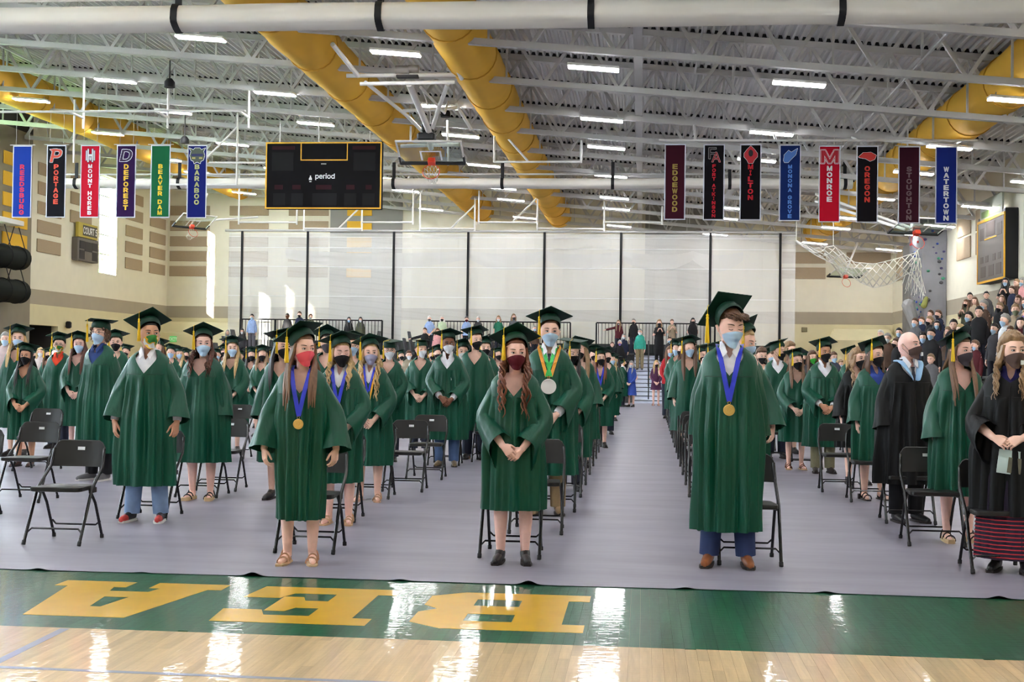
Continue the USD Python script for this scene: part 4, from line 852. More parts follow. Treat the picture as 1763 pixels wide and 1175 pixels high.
def cover_mat():
    n = {'g': ('geometry', {}), 'm1': ('mapping', {'scale': (0.5, 1.6, 1)}), 'n1': ('noise_texture', {'scale': 1.6, 'detail': 5.0}), 'rp': ('rgb_ramp', {'ramp': [(0.3, lin((124, 121, 134))), (0.7, lin((142, 139, 152)))]}),
         'm2': ('mapping', {'scale': (0.35, 1.2, 1), 'rotation': (0, 0, 0.25)}), 'n2': ('noise_texture', {'scale': 3.0, 'detail': 3.0}), 'b': ('bump', {'strength': 0.25, 'distance': 0.02}), 'p': ('principled_bsdf', {'roughness': 0.42, 'specular_ior_level': 0.45})}
    return usdkit.material(stage, '/World/Looks/grey_cover', n, [('g.position', 'm1.vector'), ('m1.vector', 'n1.vector'), ('n1.fac', 'rp.fac'), ('rp.color', 'p.base_color'), ('g.position', 'm2.vector'), ('m2.vector', 'n2.vector'), ('n2.fac', 'b.height'), ('b.normal', 'p.normal')], surface='p.BSDF')
m_cover = cover_mat()
obj('floor_cover', loft(np.stack([Xg, Yg, Zg], -1)[:, ::-1], closed=False), m_cover, label='grey vinyl floor covering spread over the hardwood, rippled along its front edge', cat='floor covering')

# ------------------------------------------------------------------ folding chairs
m_ch = mat('chair_black', (25, 23, 23), 0.42, 0.4, vary=0.06, scale=10); m_tube = mat('chair_tube', (15, 14, 15), 0.22, 0.5); m_rub = mat('rubber', (16, 16, 16), 0.7)
def chair(label, loc, rot, group=None, sticker=True):
    t = thing('folding_chair', label, 'chair', loc, rot, group)
    # backrest: a curved plate with rounded upper corners
    R = []
    for q in np.linspace(-1, 1, 17):
        x = 0.212 * q; tp = 0.785 - 0.055 * max(0, (abs(q) - 0.72) / 0.28) ** 2.2; dy = 0.030 * (1 - q * q)
        R.append([V(x, 0.205 + dy, 0.575), V(x, 0.248 + dy, tp - 0.006), V(x, 0.256 + dy, tp), V(x, 0.262 + dy, tp - 0.006), V(x, 0.217 + dy, 0.575)])
    obj('backrest', loft(np.array(R), True, True), m_ch, t, smooth=35)
    s = [(-0.195, -0.215), (0.195, -0.215), (0.205, -0.16), (0.180, 0.165), (-0.180, 0.165), (-0.205, -0.16)]
    P = Polygon(s).buffer(-0.03).buffer(0.03, quad_segs=4); c = np.array(P.exterior.coords)[:-1]
    Q = np.array([[(x * k, (y + 0.02) * k - 0.02, z + 0.004 * (y < -0.1)) for x, y in c] for k, z in ((0.93, 0.405), (1.0, 0.410), (1.0, 0.432), (0.985, 0.440), (0.8, 0.444), (0.3, 0.438))])
    obj('seat', loft(Q, True, True), m_ch, t, smooth=40)
    for sg in (-1, 1):
        obj('leg', tube([V(sg * 0.222, -0.235, 0.02), V(sg * 0.222, -0.02, 0.42), V(sg * 0.216, 0.20, 0.58), V(sg * 0.206, 0.245, 0.72)], 0.0125, 8), m_tube, t, smooth=50)
        obj('leg', tube([V(sg * 0.200, 0.245, 0.02), V(sg * 0.200, 0.10, 0.30), V(sg * 0.196, 0.0, 0.41)], 0.0115, 8), m_tube, t, smooth=50)
        for y, x in ((-0.240, 0.222), (0.247, 0.200)): obj('foot_cap', tube([V(sg * x, y - 0.003, 0.006), V(sg * x, y + (0.010 if y < 0 else -0.006), 0.035)], 0.016, 8), m_rub, t, smooth=50)
        obj('hinge', bbox(sg * 0.206 - 0.006, -0.03, 0.385, sg * 0.206 + 0.006, 0.10, 0.425, 0.003), m_tube, t)
    for y, z, w, dz in ((-0.180, 0.125, 0.222, 0.035), (0.200, 0.115, 0.200, -0.03)):
        obj('crossbar', tube([V(-w, y - (0.01 if dz > 0 else -0.01), z - dz), V(-w + 0.035, y, z), V(w - 0.035, y, z), V(w, y - (0.01 if dz > 0 else -0.01), z - dz)], 0.0075, 6), m_tube, t, smooth=50)
    if sticker: obj('seat_label', xf(bbox(-0.03, -0.001, -0.013, 0.03, 0.001, 0.013, 0.0005), rx(-0.2), (0.01, 0.2578, 0.718)), mat('label_white', (226, 228, 232), 0.6), t, label='white paper name tag')
    return t
CH0 = None
def place_chair(px, py, label, group=None, rot=0.0, D=None, X=None, Y=None, dY=0.0):
    """A chair whose back top shows at pixel (px, py), or at floor place X, Y."""
    global CH0
    if Y is None:
        yh = 627 + 0.0136 * (px - 881); D, dY = (D + 0.25, dY) if D else (FPX * 0.665 / (py - yh), dY); p = at_d(px, py, D); X, Y = p[0] + dY * p[0] / p[1], p[1] - 0.25 + dY
    if CH0 is None: CH0 = chair(label, (X, Y, 0.006), rot, group); return
    dup(CH0, 'folding_chair', label, 'chair', (X, Y, 0.006), rot, group)

# ------------------------------------------------------------------ banners of the conference schools
from shapely.geometry import Point
def glyph(ch, h, bold=True, sx_=1.0):
    """The outline of a letter as shapely, centred."""
    from shapely.ops import unary_union
    m = meshkit.text_mesh(ch, h, 0.01, bold); top = [Polygon(m.vertices[f][:, :2]) for f in m.faces if m.vertices[f][:, 2].min() > 0.005]
    g = unary_union([p.buffer(1e-4) for p in top]); c = g.envelope.centroid
    return affinity.scale(affinity.translate(g, -c.x, -c.y), sx_, 1, origin=(0, 0))
blocks = {}
def block(ch):
    """A heavy block capital, one unit high and about one wide, centred."""
    if ch not in blocks:
        g = glyph(ch, 0.8, True).buffer(0.045, join_style=2, mitre_limit=2); x0, y0, x1, y1 = g.bounds
        blocks[ch] = affinity.scale(affinity.translate(g, -(x0 + x1) / 2, -(y0 + y1) / 2), (0.92 if ch != 'I' else 0.42) / (x1 - x0), 1 / (y1 - y0), origin=(0, 0)).simplify(0.006)
    return blocks[ch]
BY = 36.9
def banner(X, zc, name, ground, ink, emblem=None, outline=(214, 216, 222), let=0.165, slab=True, pitchk=1.0):
    t = thing('banner', f'tall hanging school banner reading {name}', 'banner', (X, BY, zc))
    W_, H_ = 0.585, 2.11
    m_edge = mat('banner_edge', (206, 210, 222), 0.6)
    obj('border', bbox(-W_ / 2, -0.004, -H_ / 2, W_ / 2, 0.004, H_ / 2, 0.002), m_edge, t)
    obj('field', box(-W_ / 2 + 0.032, -0.0065, -H_ / 2 + 0.032, W_ / 2 - 0.032, -0.004, H_ / 2 - 0.032), mat('banner_%02x%02x%02x' % ground, ground, 0.75, 0.12, vary=0.06, scale=3), t)
    obj('rod', tube([(-0.38, 0, H_ / 2 + 0.015), (0.38, 0, H_ / 2 + 0.015)], 0.012, 6), m_steel, t)
    for sx_ in (-0.2, 0.2): obj('cord', tube([(sx_, 0, H_ / 2 + 0.02), (sx_, 0.02, (8.62 if X < 0 else 7.73) - zc)], 0.005, 4), m_steel, t)
    z = 0.50; nn = len(name) - 0.45 * name.count(' '); step = min(0.170, (0.50 + H_ / 2 - 0.06) / nn); h = step * 0.84
    m_ink = mat('ink_%02x%02x%02x' % ink, ink, 0.7, 0.2)
    for ch in name:
        if ch == ' ': z -= step * 0.55; continue
        g = block(ch); obj('letter', xf(prism(affinity.scale(g, h * (1.12 if ch != 'I' else 1.0), h, origin=(0, 0)), 0.002), UP_FACE, (0, -0.0068, z - h / 2)), m_ink, t); z -= step
    for poly, col, lev in (emblem or []):
        g = affinity.scale(poly, 0.9, 0.9, origin=(0, 0)); obj('emblem', xf(prism(g, 0.002), UP_FACE, (0, -0.0068 - 0.0022 * lev, 0.75)), mat('ink_%02x%02x%02x' % col, col, 0.6), t)
    return t
def rimmed(g, col, rim, w=0.014): return [(g.buffer(w), rim, 0), (g, col, 1)]
WHT = (222, 224, 230)
sk = lambda g, a: affinity.skew(g, a, 0, origin=(0, 0))
P_ = sk(glyph('P', 0.40, True, 1.15), 12); swo = Polygon([(-0.22, 0.20), (0.0, 0.22), (-0.02, 0.17), (-0.16, 0.15)]); P_ = P_.union(swo)
MH = glyph('M', 0.34, True, 0.85).union(glyph('H', 0.40, True, 0.62))
D_ = sk(glyph('D', 0.36, True, 1.2), 12)
FA = affinity.translate(glyph('F', 0.34, False, 1.1), -0.05, 0.06); FA2 = affinity.translate(glyph('A', 0.30, False, 1.0), 0.06, -0.06)
from shapely.geometry import Point
fl_ = Polygon([(0, 0.27), (0.10, 0.17), (0.19, 0.05), (0.19, -0.05), (0.10, -0.15), (0.06, -0.24), (-0.06, -0.24), (-0.10, -0.15), (-0.19, -0.05), (-0.19, 0.05), (-0.10, 0.17)]).buffer(0.01); hole_ = affinity.scale(Point(0, 0.06).buffer(0.07), 1, 1.5)
M_ = glyph('M', 0.36, True, 1.35)
wing = Polygon([(-0.2, -0.15), (-0.18, 0.02), (-0.05, 0.16), (0.03, 0.10), (0.22, 0.22), (0.19, 0.12), (0.17, 0.03), (0.10, -0.04), (0.02, -0.12), (-0.06, -0.21), (-0.17, -0.21)])
bird = Polygon([(-0.26, 0.24), (-0.13, 0.18), (-0.08, 0.24), (0.08, 0.24), (0.13, 0.18), (0.26, 0.24), (0.20, 0.14), (0.24, 0), (0.20, -0.14), (0.12, -0.18), (0.10, -0.25), (0, -0.20), (-0.10, -0.25), (-0.12, -0.18), (-0.20, -0.14), (-0.24, 0), (-0.20, 0.14)])
BAN = [(-20.52, 'REEDSBURG', (30, 62, 158), (206, 60, 88), []),
       (-19.35, 'PORTAGE', (20, 20, 26), (230, 92, 74), rimmed(P_, (224, 84, 62), (176, 180, 188), 0.022)),
       (-18.18, 'MOUNT HOREB', (196, 24, 48), (226, 224, 232), rimmed(glyph('M', 0.30, True, 0.95), (206, 206, 214), (60, 60, 90), 0.014) + [(g, c, l + 2) for g, c, l in rimmed(glyph('H', 0.40, True, 0.55), (226, 226, 232), (60, 60, 90), 0.014)]),
       (-16.95, 'DEFOREST', (44, 20, 66), (226, 184, 66), rimmed(D_, (44, 20, 66), WHT, 0.018)),
       (-15.79, 'BEAVER DAM', (26, 98, 62), (226, 196, 60), []),
       (-14.56, 'BARABOO', (22, 30, 104), (176, 176, 120), rimmed(bird, (72, 84, 70), WHT, 0.016) + [(sbox(-0.19, -0.02, 0.19, 0.06), (30, 36, 90), 2), (sbox(-0.17, -0.11, -0.06, -0.05), (170, 164, 96), 2), (sbox(0.06, -0.11, 0.17, -0.05), (170, 164, 96), 2)]),
       (0.97, 'EDGEWOOD', (58, 16, 30), (150, 130, 66), []),
       (2.18, 'FORT ATKINSON', (16, 14, 18), (186, 30, 46), rimmed(FA, (16, 14, 18), (180, 180, 180), 0.012) + rimmed(FA2, (150, 24, 36), (190, 150, 150), 0.012)),
       (3.32, 'MILTON', (14, 12, 16), (190, 34, 46), [(fl_.buffer(0.014), (190, 190, 190), 0), (fl_, (186, 26, 40), 1), (hole_, (14, 12, 16), 2)]),
       (4.55, 'MONONA GROVE', (20, 40, 96), (86, 132, 206), [(wing.buffer(0.012), WHT, 0), (wing, (70, 120, 200), 1)]),
       (5.76, 'MONROE', (186, 16, 40), (228, 226, 230), [(M_.buffer(0.04), WHT, 0), (M_.buffer(0.026), (186, 16, 40), 1), (M_.buffer(0.012), WHT, 2), (M_, (186, 16, 40), 3)]),
       (6.91, 'OREGON', (20, 16, 20), (206, 62, 52), [(affinity.scale(Polygon([(-0.24, 0), (-0.12, 0.11), (0.1, 0.12), (0.24, 0.04), (0.2, -0.06), (0.08, -0.11), (-0.04, -0.04)]).buffer(0.02), 1, 1).buffer(0.012), WHT, 0), (Polygon([(-0.24, 0), (-0.12, 0.11), (0.1, 0.12), (0.24, 0.04), (0.2, -0.06), (0.08, -0.11), (-0.04, -0.04)]).buffer(0.02), (206, 44, 38), 1)]),
       (8.18, 'STOUGHTON', (58, 20, 34), (112, 92, 96), []), (9.31, 'WATERTOWN', (26, 42, 124), (224, 224, 226), [])]
BPX = [(38, 250, 376), (96.5, 250, 375), (155, 250, 375), (217, 250, 375), (276, 249, 376), (339, 250, 376), (1162, 248, 379), (1229, 248, 380), (1292, 248, 380), (1360, 248, 382), (1428, 250, 384), (1493, 251, 384), (1565, 252, 385), (1629, 252, 386)]
for (X, nm, gr, ink, em), (px, ta, tb) in zip(BAN, BPX):
    p = at_y(px, (ta + tb) / 2, BY); banner(p[0], p[2], nm, gr, ink, em)

# ------------------------------------------------------------------ big scoreboard
m_gold = mat('trim_gold', (236, 178, 40), 0.55)
sb = thing('scoreboard', 'large black hanging scoreboard with yellow trim reading period', 'scoreboard', (-10.345, 42.0, 7.485))
w, h = 1.915, 1.085
obj('cabinet', bbox(-w, 0.0, -h, w, 0.28, h, 0.02), mat('board_black', (17, 16, 18), 0.8, 0.15, vary=0.05, scale=2), sb)
for a in (box(-w, -0.012, h - 0.045, w, 0, h), box(-w, -0.012, -h, w, 0, -h + 0.045), box(-w, -0.012, -h + 0.045, -w + 0.045, 0, h - 0.045), box(w - 0.045, -0.012, -h + 0.045, w, 0, h - 0.045), box(-0.76, -0.012, h - 0.60, 0.80, 0, h - 0.565), box(-0.76, -0.012, h - 0.565, -0.725, 0, h - 0.045), box(0.765, -0.012, h - 0.565, 0.80, 0, h - 0.045)): obj('trim_strip', a, m_gold, sb)
obj('lettering', xf(words('period', 0.16, 0.004, True), UP_FACE, (0.06, -0.004, -0.10)), mat('board_white', (232, 232, 234), 0.5), sb)
obj('lettering', xf(words('BONUS', 0.035, 0.004, True), UP_FACE, (0.01, -0.004, 0.36)), mat('board_white', (232, 232, 234), 0.5), sb)
obj('lamp_icon', xf(prism(Polygon([(-0.05, -0.07), (0.05, -0.07), (0.05, -0.01), (0.02, 0.03), (0.015, 0.08), (-0.015, 0.08), (-0.02, 0.03), (-0.05, -0.01)]), 0.004), UP_FACE, (-0.42, -0.004, -0.08)), mat('board_white', (232, 232, 234), 0.5), sb)
obj('lamp_icon', xf(prism(sbox(-0.035, -0.015, 0.035, 0.015), 0.004), UP_FACE, (-0.42, -0.004, -0.20)), mat('board_white', (232, 232, 234), 0.5), sb)
m_dig = mat('digits_unlit', (44, 12, 20), 0.7, 0.2); m_smoke = mat('digits_smoke', (21, 20, 22), 0.7, 0.2)
for x, z, a, b in ((-1.33, 0.90, 0.38, 0.06), (1.33, 0.90, 0.38, 0.06), (-1.47, -0.38, 0.14, 0.075), (-0.88, -0.38, 0.14, 0.075), (0.02, -0.38, 0.26, 0.075), (0.9, -0.38, 0.14, 0.075), (1.5, -0.38, 0.10, 0.075)): obj('digit_window', bbox(x - a, -0.006, z - b, x + a, 0, z + b, 0.002), m_dig, sb)
for x, z, a, b in ((-1.35, 0.45, 0.36, 0.30), (1.35, 0.45, 0.36, 0.30), (-1.45, -0.78, 0.2, 0.2), (-0.85, -0.78, 0.2, 0.2), (0.05, -0.78, 0.4, 0.2), (0.9, -0.78, 0.2, 0.2), (1.5, -0.78, 0.2, 0.2)): obj('digit_window', bbox(x - a, -0.004, z - b, x + a, 0, z + b, 0.001), m_smoke, sb)
for x in (-1.5, -0.2, 1.5): obj('suspension_rod', tube([(x, 0.14, h), (x, 0.14, ROOF(-10.3) - 1.7 - 7.485)], 0.02, 6), m_steel, sb)
# court sign on the left wall and scoreboard on the right wall
cs = thing('court_scoreboard', 'small grey wall scoreboard under a yellow sign reading COURT 5', 'scoreboard', (XL, 58.95, 6.7), PI / 2)
obj('cabinet', bbox(-1.15, -0.30, -0.78, 1.15, 0.0, 0.28, 0.03), mat('sb_grey', (104, 98, 92), 0.6), cs)
for x, z, a, b, m in ((-0.7, -0.05, 0.28, 0.18, m_dark), (0.7, -0.05, 0.28, 0.18, m_dark), (0, -0.1, 0.42, 0.22, m_dark), (-0.7, -0.5, 0.28, 0.2, m_dark), (0.7, -0.5, 0.28, 0.2, m_dark)): obj('digit_window', bbox(x - a, -0.315, z - b, x + a, -0.3, z + b, 0.004), m, cs)
obj('sign_plate', bbox(-1.0, -0.26, 0.30, 1.1, -0.1, 0.98, 0.02), mat('sign_gold', (188, 168, 70), 0.6), cs); obj('sign_field', bbox(-0.55, -0.27, 0.40, 1.02, -0.26, 0.88, 0.004), mat('sign_dark', (70, 66, 58), 0.6), cs)
obj('lettering', xf(words('COURT 5', 0.30, 0.004, True), UP_FACE @ np.diag([0.86, 1, 1]), (0.24, -0.272, 0.49)), mat('board_white', (232, 232, 234), 0.5), cs)
rs = thing('court_scoreboard', 'tall grey scoreboard with gold trim high on the right wall', 'scoreboard', (XR, 48.9, 5.95), -PI / 2)
obj('cabinet', bbox(-1.85, -0.45, -1.3, 1.85, 0.0, 1.15, 0.02), m_black, rs); obj('face', bbox(-1.8, -0.47, -1.25, 1.8, -0.45, 0.95, 0.005), mat('sb_face', (92, 86, 82), 0.45), rs)
obj('sign_plate', bbox(-1.5, -0.47, 1.0, 1.5, -0.40, 1.75, 0.02), mat('sign_pale', (150, 156, 140), 0.6), rs)
obj('sign_stripe', bbox(-1.3, -0.475, 1.08, 1.3, -0.47, 1.32, 0.002), mat('sign_green', (96, 122, 60), 0.6), rs)
for a in (box(-1.85, -0.49, 0.92, 1.85, -0.44, 1.02), box(-1.85, -0.49, -1.3, 1.85, -0.44, -1.23), box(-1.85, -0.49, -1.23, -1.80, -0.44, 0.92), box(1.80, -0.49, -1.23, 1.85, -0.44, 0.92), box(-0.8, -0.485, 0.25, 0.8, -0.46, 0.29)): obj('trim_strip', a, m_gold, rs)
for x, z, a, b in ((-1.2, 0.5, 0.3, 0.22), (1.2, 0.5, 0.3, 0.22), (0, 0.6, 0.6, 0.25), (-1.2, -0.45, 0.2, 0.12), (-0.5, -0.45, 0.2, 0.12), (0.5, -0.45, 0.2, 0.12), (1.2, -0.45, 0.2, 0.12), (-1.0, -0.9, 0.35, 0.2), (0.1, -0.9, 0.35, 0.2), (1.1, -0.9, 0.35, 0.2)): obj('digit_window', bbox(x - a, -0.478, z - b, x + a, -0.465, z + b, 0.003), mat('sb_dim', (74, 62, 58), 0.5), rs)

# ------------------------------------------------------------------ hanging pipe frames
def pipes(label, segs, r=0.035, group='pipe frames'):
    t = thing('pipe_frame', label, 'pipe frame', group=None)
    for a, b in segs: obj('pipe', tube([a, b], r, 8), m_white, t, smooth=50)
Y1 = 42.0
def zt(x): return ROOF(x) - 1.66
pipes('white drop pipes and cross pipe holding the left row of banners', [((x, 37.9, 8.3), (x, 37.9, zt(x))) for x in (-16.65, -14.05, -11.6)] + [((-19.0, BY, 8.62), (-11.4, BY, 8.62))] + [((x, BY, 8.62), (x, 37.95, 8.62)) for x in (-16.65, -14.05, -11.6)])
pipes('white pipe frame beside the left of the big scoreboard', [((x, Y1 + 0.1, 7.92), (x, Y1 + 0.1, zt(x))) for x in (-18.8, -13.25)] + [((-14.2, Y1 + 0.1, 7.92), (-12.2, Y1 + 0.1, 7.92)), ((-16.0, Y1 + 0.1, 7.2), (-13.25, Y1 + 0.1, 7.2)), ((-14.4, Y1 + 0.1, 7.95), (-13.25, Y1 + 0.1, 9.1)), ((-13.25, Y1 + 0.1, 7.2), (-13.25, Y1 + 0.1, 7.92))])
pipes('white pipe rail on drop pipes to the right of the hanging basket', [((-4.78, Y1, 7.9), (-4.78, Y1, zt(-4.78))), ((-2.0, Y1, 7.88), (-2.0, Y1, zt(-2))), ((-4.78, Y1, 7.92), (-2.0, Y1, 7.92)), ((-4.6, Y1, 8.95), (-3.7, Y1, 7.95)), ((-7.5, Y1, 8.6), (-7.5, Y1, zt(-7.5)))])
pipes('white cross pipe holding the right row of banners', [((0.4, BY, 7.73), (9.0, BY, 7.70))] + [((x, BY, 7.72), (x, 37.9, ROOF(x) - 1.62)) for x in (1.4, 3.6, 5.8, 8.6)])
Y2, Y3 = 57.5, 60.3
seg = []
for k, (a, b) in enumerate(((411, 511), (523, 623), (623, 711), (723, 817), (824, 925), (925, 1040), (1040, 1140))):
    yy = Y2 if k % 2 == 0 else Y3; pa, pb = at_y(a, 383 if k % 2 == 0 else 394, yy), at_y(b, 383 if k % 2 == 0 else 394, yy)
    z = (pa[2] + pb[2]) / 2
    seg += [((pa[0], yy, z), (pb[0], yy, z)), ((pa[0], yy, z - 0.1), (pa[0], yy, zt(pa[0]))), ((pb[0], yy, z - 0.1), (pb[0], yy, zt(pb[0])))]
    if k in (1, 3, 4): seg.append(((pb[0] - 1.1, yy, z), (pb[0], yy, z + 1.1)))
pipes('stepped white pipe frames above the top of the lowered curtain', seg, 0.04)

# ------------------------------------------------------------------ basketball goals folded up under the roof
m_glass = usdkit.material(stage, '/World/Looks/board_glass', {'t': ('transparent_bsdf', {'color': (0.86, 0.93, 0.9)}), 'g': ('glossy_bsdf', {'roughness': 0.03}), 'm': ('mix_closure', {'fac': 0.14})}, [('t.BSDF', 'm.closure1'), ('g.BSDF', 'm.closure2')], surface='m.closure')
m_or = mat('rim_orange', (214, 62, 36), 0.4); m_pad = mat('pad_black', (30, 32, 34), 0.6); m_cord = mat('net_cord', (226, 224, 214), 0.8)
def goal(label, loc, tilt, rot, net=True, s=1.0):
    """Backboard hinged up by tilt, front towards -y at rotation 0."""
    t = thing('basketball_goal', label, 'basketball goal', loc, rot); R = rx(tilt)
    P = lambda m: xf((np.asarray(m[0]) * s, m[1]), R)
    obj('glass_board', P(box(-0.90, -0.006, 0.0, 0.90, 0.006, 1.05)), m_glass, t)
    for a in (box(-0.915, -0.02, 1.03, 0.915, 0.02, 1.08), box(-0.915, -0.02, 0.03, -0.87, 0.02, 1.03), box(0.87, -0.02, 0.03, 0.915, 0.02, 1.03)): obj('board_frame', P(a), m_white, t)
    obj('edge_pad', P(bbox(-0.93, -0.045, -0.05, 0.93, 0.045, 0.04, 0.02)), m_pad, t)
    for q in (-0.93, 0.87): obj('corner_pad', P(bbox(q, -0.045, 0.0, q + 0.06, 0.045, 0.32, 0.02)), m_pad, t)
    for a in (box(-0.30, -0.01, 0.15, -0.25, -0.006, 0.60), box(0.25, -0.01, 0.15, 0.30, -0.006, 0.60), box(-0.25, -0.01, 0.55, 0.25, -0.006, 0.60)): obj('target_line', P(a), mat('line_white', (232, 232, 232), 0.5), t)
    obj('rim_bracket', P(bbox(-0.10, -0.16, 0.10, 0.10, -0.01, 0.30, 0.015)), m_or, t)
    rm = obj('rim', P(xf(ring(0.235, 0.011, 28, 6), None, (0, -0.385, 0.15))), m_or, t, smooth=50)
    if net:
        sg = []
        for k in range(12):
            a = k / 12 * 2 * PI
            for q in (-1, 1): sg.append(P(tube([(0.235 * math.cos(a), -0.385 + 0.235 * math.sin(a), 0.14), (0.19 * math.cos(a + q * 0.26), -0.385 + 0.19 * math.sin(a + q * 0.26), 0.0), (0.15 * math.cos(a), -0.385 + 0.15 * math.sin(a), -0.14), (0.13 * math.cos(a + q * 0.26), -0.385 + 0.13 * math.sin(a + q * 0.26), -0.28)], 0.006, 4)))
        obj('net', cat(sg), m_cord, rm, kind='stuff')
    return t
D1 = 37.0
c_ = at_d(745, 281, D1)
g1 = goal('basketball goal folded up under the roof over the middle aisle', c_, 1.13, 0.02, net=True)
# its mast and frame: points surveyed, then given their own depth under the trusses
def L_(px, py, D): return at_d(px, py, D) - c_
fr = [('mast', [(700, 145, 33.8), (728, 205, 35.5), (740, 232, 36.4)], 0.09), ('brace', [(766, 145, 33.8), (752, 190, 35.5), (741, 230, 36.4)], 0.06), ('crossbar', [(592, 131, 33.6), (797, 128, 33.6)], 0.055), ('light_bar', [(615, 145, 33.4), (778, 141, 33.4)], 0.05),
      ('arm', [(565, 77, 31.6), (612, 131, 33.5)], 0.06), ('arm', [(757, 72, 31.6), (790, 135, 33.5)], 0.06), ('arm', [(625, 142, 33.8), (700, 200, 36.0), (733, 232, 37.6)], 0.05), ('arm', [(720, 150, 34), (765, 195, 36.6), (772, 175, 37.3)], 0.035), ('lower_bar', [(694, 191, 37.0), (788, 186, 37.2)], 0.05), ('arm', [(786, 180, 37.2), (813, 222, 39.0)], 0.05),
      ('cable', [(722, 150, 34), (740, 195, 36), (741, 228, 36.5)], 0.015), ('hanger', [(771, 208, 38), (772, 252, 37.5), (772, 285, 37.4)], 0.03), ('top_rail', [(690, 252, 37.4), (790, 249, 37.4)], 0.05), ('stem', [(738, 238, 36.6), (742, 256, 37.0)], 0.08)]
for nm, P, r in fr: obj(nm, tube([L_(*p) for p in P], r, 8), m_white, g1, smooth=50)
p = L_(735, 236, 36.3); obj('mast_cover', bbox(p[0] - 0.27, p[1] - 0.2, p[2] - 0.12, p[0] + 0.22, p[1] + 0.2, p[2] + 0.10, 0.05), m_pad, g1); p = L_(736, 228, 36.3); obj('mast_collar', bbox(p[0] - 0.17, p[1] - 0.15, p[2], p[0] + 0.17, p[1] + 0.15, p[2] + 0.2, 0.03), m_pad, g1)
p = L_(692, 121, 33.6); mt = obj('winch_motor', cat([tube([p + V(-0.22, 0, 0), p + V(0.12, 0, 0)], 0.12, 12), tube([p + V(0.1, 0, 0.03), p + V(0.36, 0, 0.03)], 0.10, 10)]), mat('motor_grey', (150, 144, 138), 0.4), g1, smooth=40)
obj('motor_plate', bbox(p[0] - 0.2, p[1] - 0.1, p[2] - 0.2, p[0] + 0.36, p[1] + 0.1, p[2] - 0.13, 0.01), m_dark, mt)
c4 = at_d(326, 392, 62.0); g4 = goal('small basketball goal folded up in front of the left corner wall panels', c4, 1.05, 0.9, net=True)
for P in ([(330, 388, 62), (345, 330, 61.5)], [(340, 380, 62), (420, 362, 60.5)]): obj('frame_pipe', tube([at_d(*q) - c4 for q in P], 0.05, 8), m_white, g4, smooth=50)
c2 = at_d(1572, 402, 43.0); g2 = goal('basketball goal folded up over the right bleachers beside the rope net', c2, 1.2, 0.35, net=False)
c3 = at_d(1452, 477, 66.0); g3 = goal('small basketball goal folded up behind the rope net', c3, 1.2, 0.4, net=False)
for g, c, segs in ((g2, c2, [[(1500, 190, 36), (1555, 140, 34)], [(1512, 205, 36.5), (1562, 158, 35)], [(1550, 175, 35.5), (1700, 205, 36.0), (1800, 232, 36.3)], [(1640, 178, 36), (1763, 210, 34)], [(1560, 160, 35), (1700, 195, 35)], [(1440, 340, 46), (1500, 362, 45), (1570, 392, 43.2)], [(1440, 352, 46), (1560, 396, 43.2)], [(1570, 398, 43.1), (1590, 330, 43.5)]]), (g3, c3, [[(1330, 425, 62), (1452, 472, 66)], [(1340, 440, 62), (1450, 478, 66)], [(1452, 477, 66), (1480, 420, 66), (1490, 385, 66)]])):
    for P in segs: obj('frame_pipe', tube([at_d(*q) - c for q in P], 0.05, 8), m_white, g, smooth=50)
p = at_d(1528, 157, 35.4) - c2; obj('winch_motor', tube([p + V(-0.18, 0, -0.05), p + V(0.18, 0.1, 0.08)], 0.15, 12), mat('motor_dark', (70, 68, 66), 0.5), g2, smooth=40)
for (px, py, D), lab in (((292, 143, 36), 'small dark loudspeaker hung under the roof left of the near duct'), ((318, 241, 45), 'dark loudspeaker hung above the left row of banners'), ((767, 195, 40), 'dark loudspeaker hung under the roof behind the basketball frame')):
    p = at_d(px, py, D); t = thing('ceiling_speaker', lab, 'loudspeaker', p, 0.4)
    obj('cabinet', lathe([(0.0, -0.12), (0.15, -0.12), (0.14, 0.03), (0.07, 0.12)], 16), m_black, t, smooth=40); obj('bracket', tube([(0, 0, 0.1), (0, 0, max(0.3, ROOF(p[0]) - 1.6 - p[2]))], 0.02, 6), m_dark, t)
# rope net strung between the goals
def netpt(u, v):
    """u along, v across; surveyed upper and lower edges."""
    up = np.array([(1370, 414), (1400, 428), (1436, 424), (1470, 452), (1505, 455), (1540, 447), (1575, 436), (1583, 428)], float); lo = np.array([(1372, 418), (1405, 440), (1450, 462), (1480, 486), (1505, 496), (1535, 488), (1565, 470), (1592, 510)], float)
    k = np.linspace(0, 1, len(up)); a = V(np.interp(u, k, up[:, 0]), np.interp(u, k, up[:, 1])); b = V(np.interp(u, k, lo[:, 0]), np.interp(u, k, lo[:, 1]))
    q = a + (b - a) * v; return at_d(q[0], q[1], 42.5 - 0.9 * math.sin(PI * v) * math.sin(PI * u) + 0.5 * (1 - u))
nt = thing('rope_net', 'white knotted rope net sagging from the folded goal on the right', 'net'); sg = []
NU, NV = 17, 5
for i in range(NU):
    for j in range(NV):
        o = 0.5 * (j % 2)
        if i + o + 0.5 <= NU and j < NV:
            a, b, c = netpt((i + o) / NU, j / NV), netpt(min((i + o + 0.5) / NU, 1), (j + 1) / NV), netpt(max((i + o - 0.5) / NU, 0), (j + 1) / NV)
            sg += [tube([a, b], 0.015, 5), tube([a, c], 0.015, 5)]
obj('mesh', cat(sg), m_cord, nt, kind='stuff')
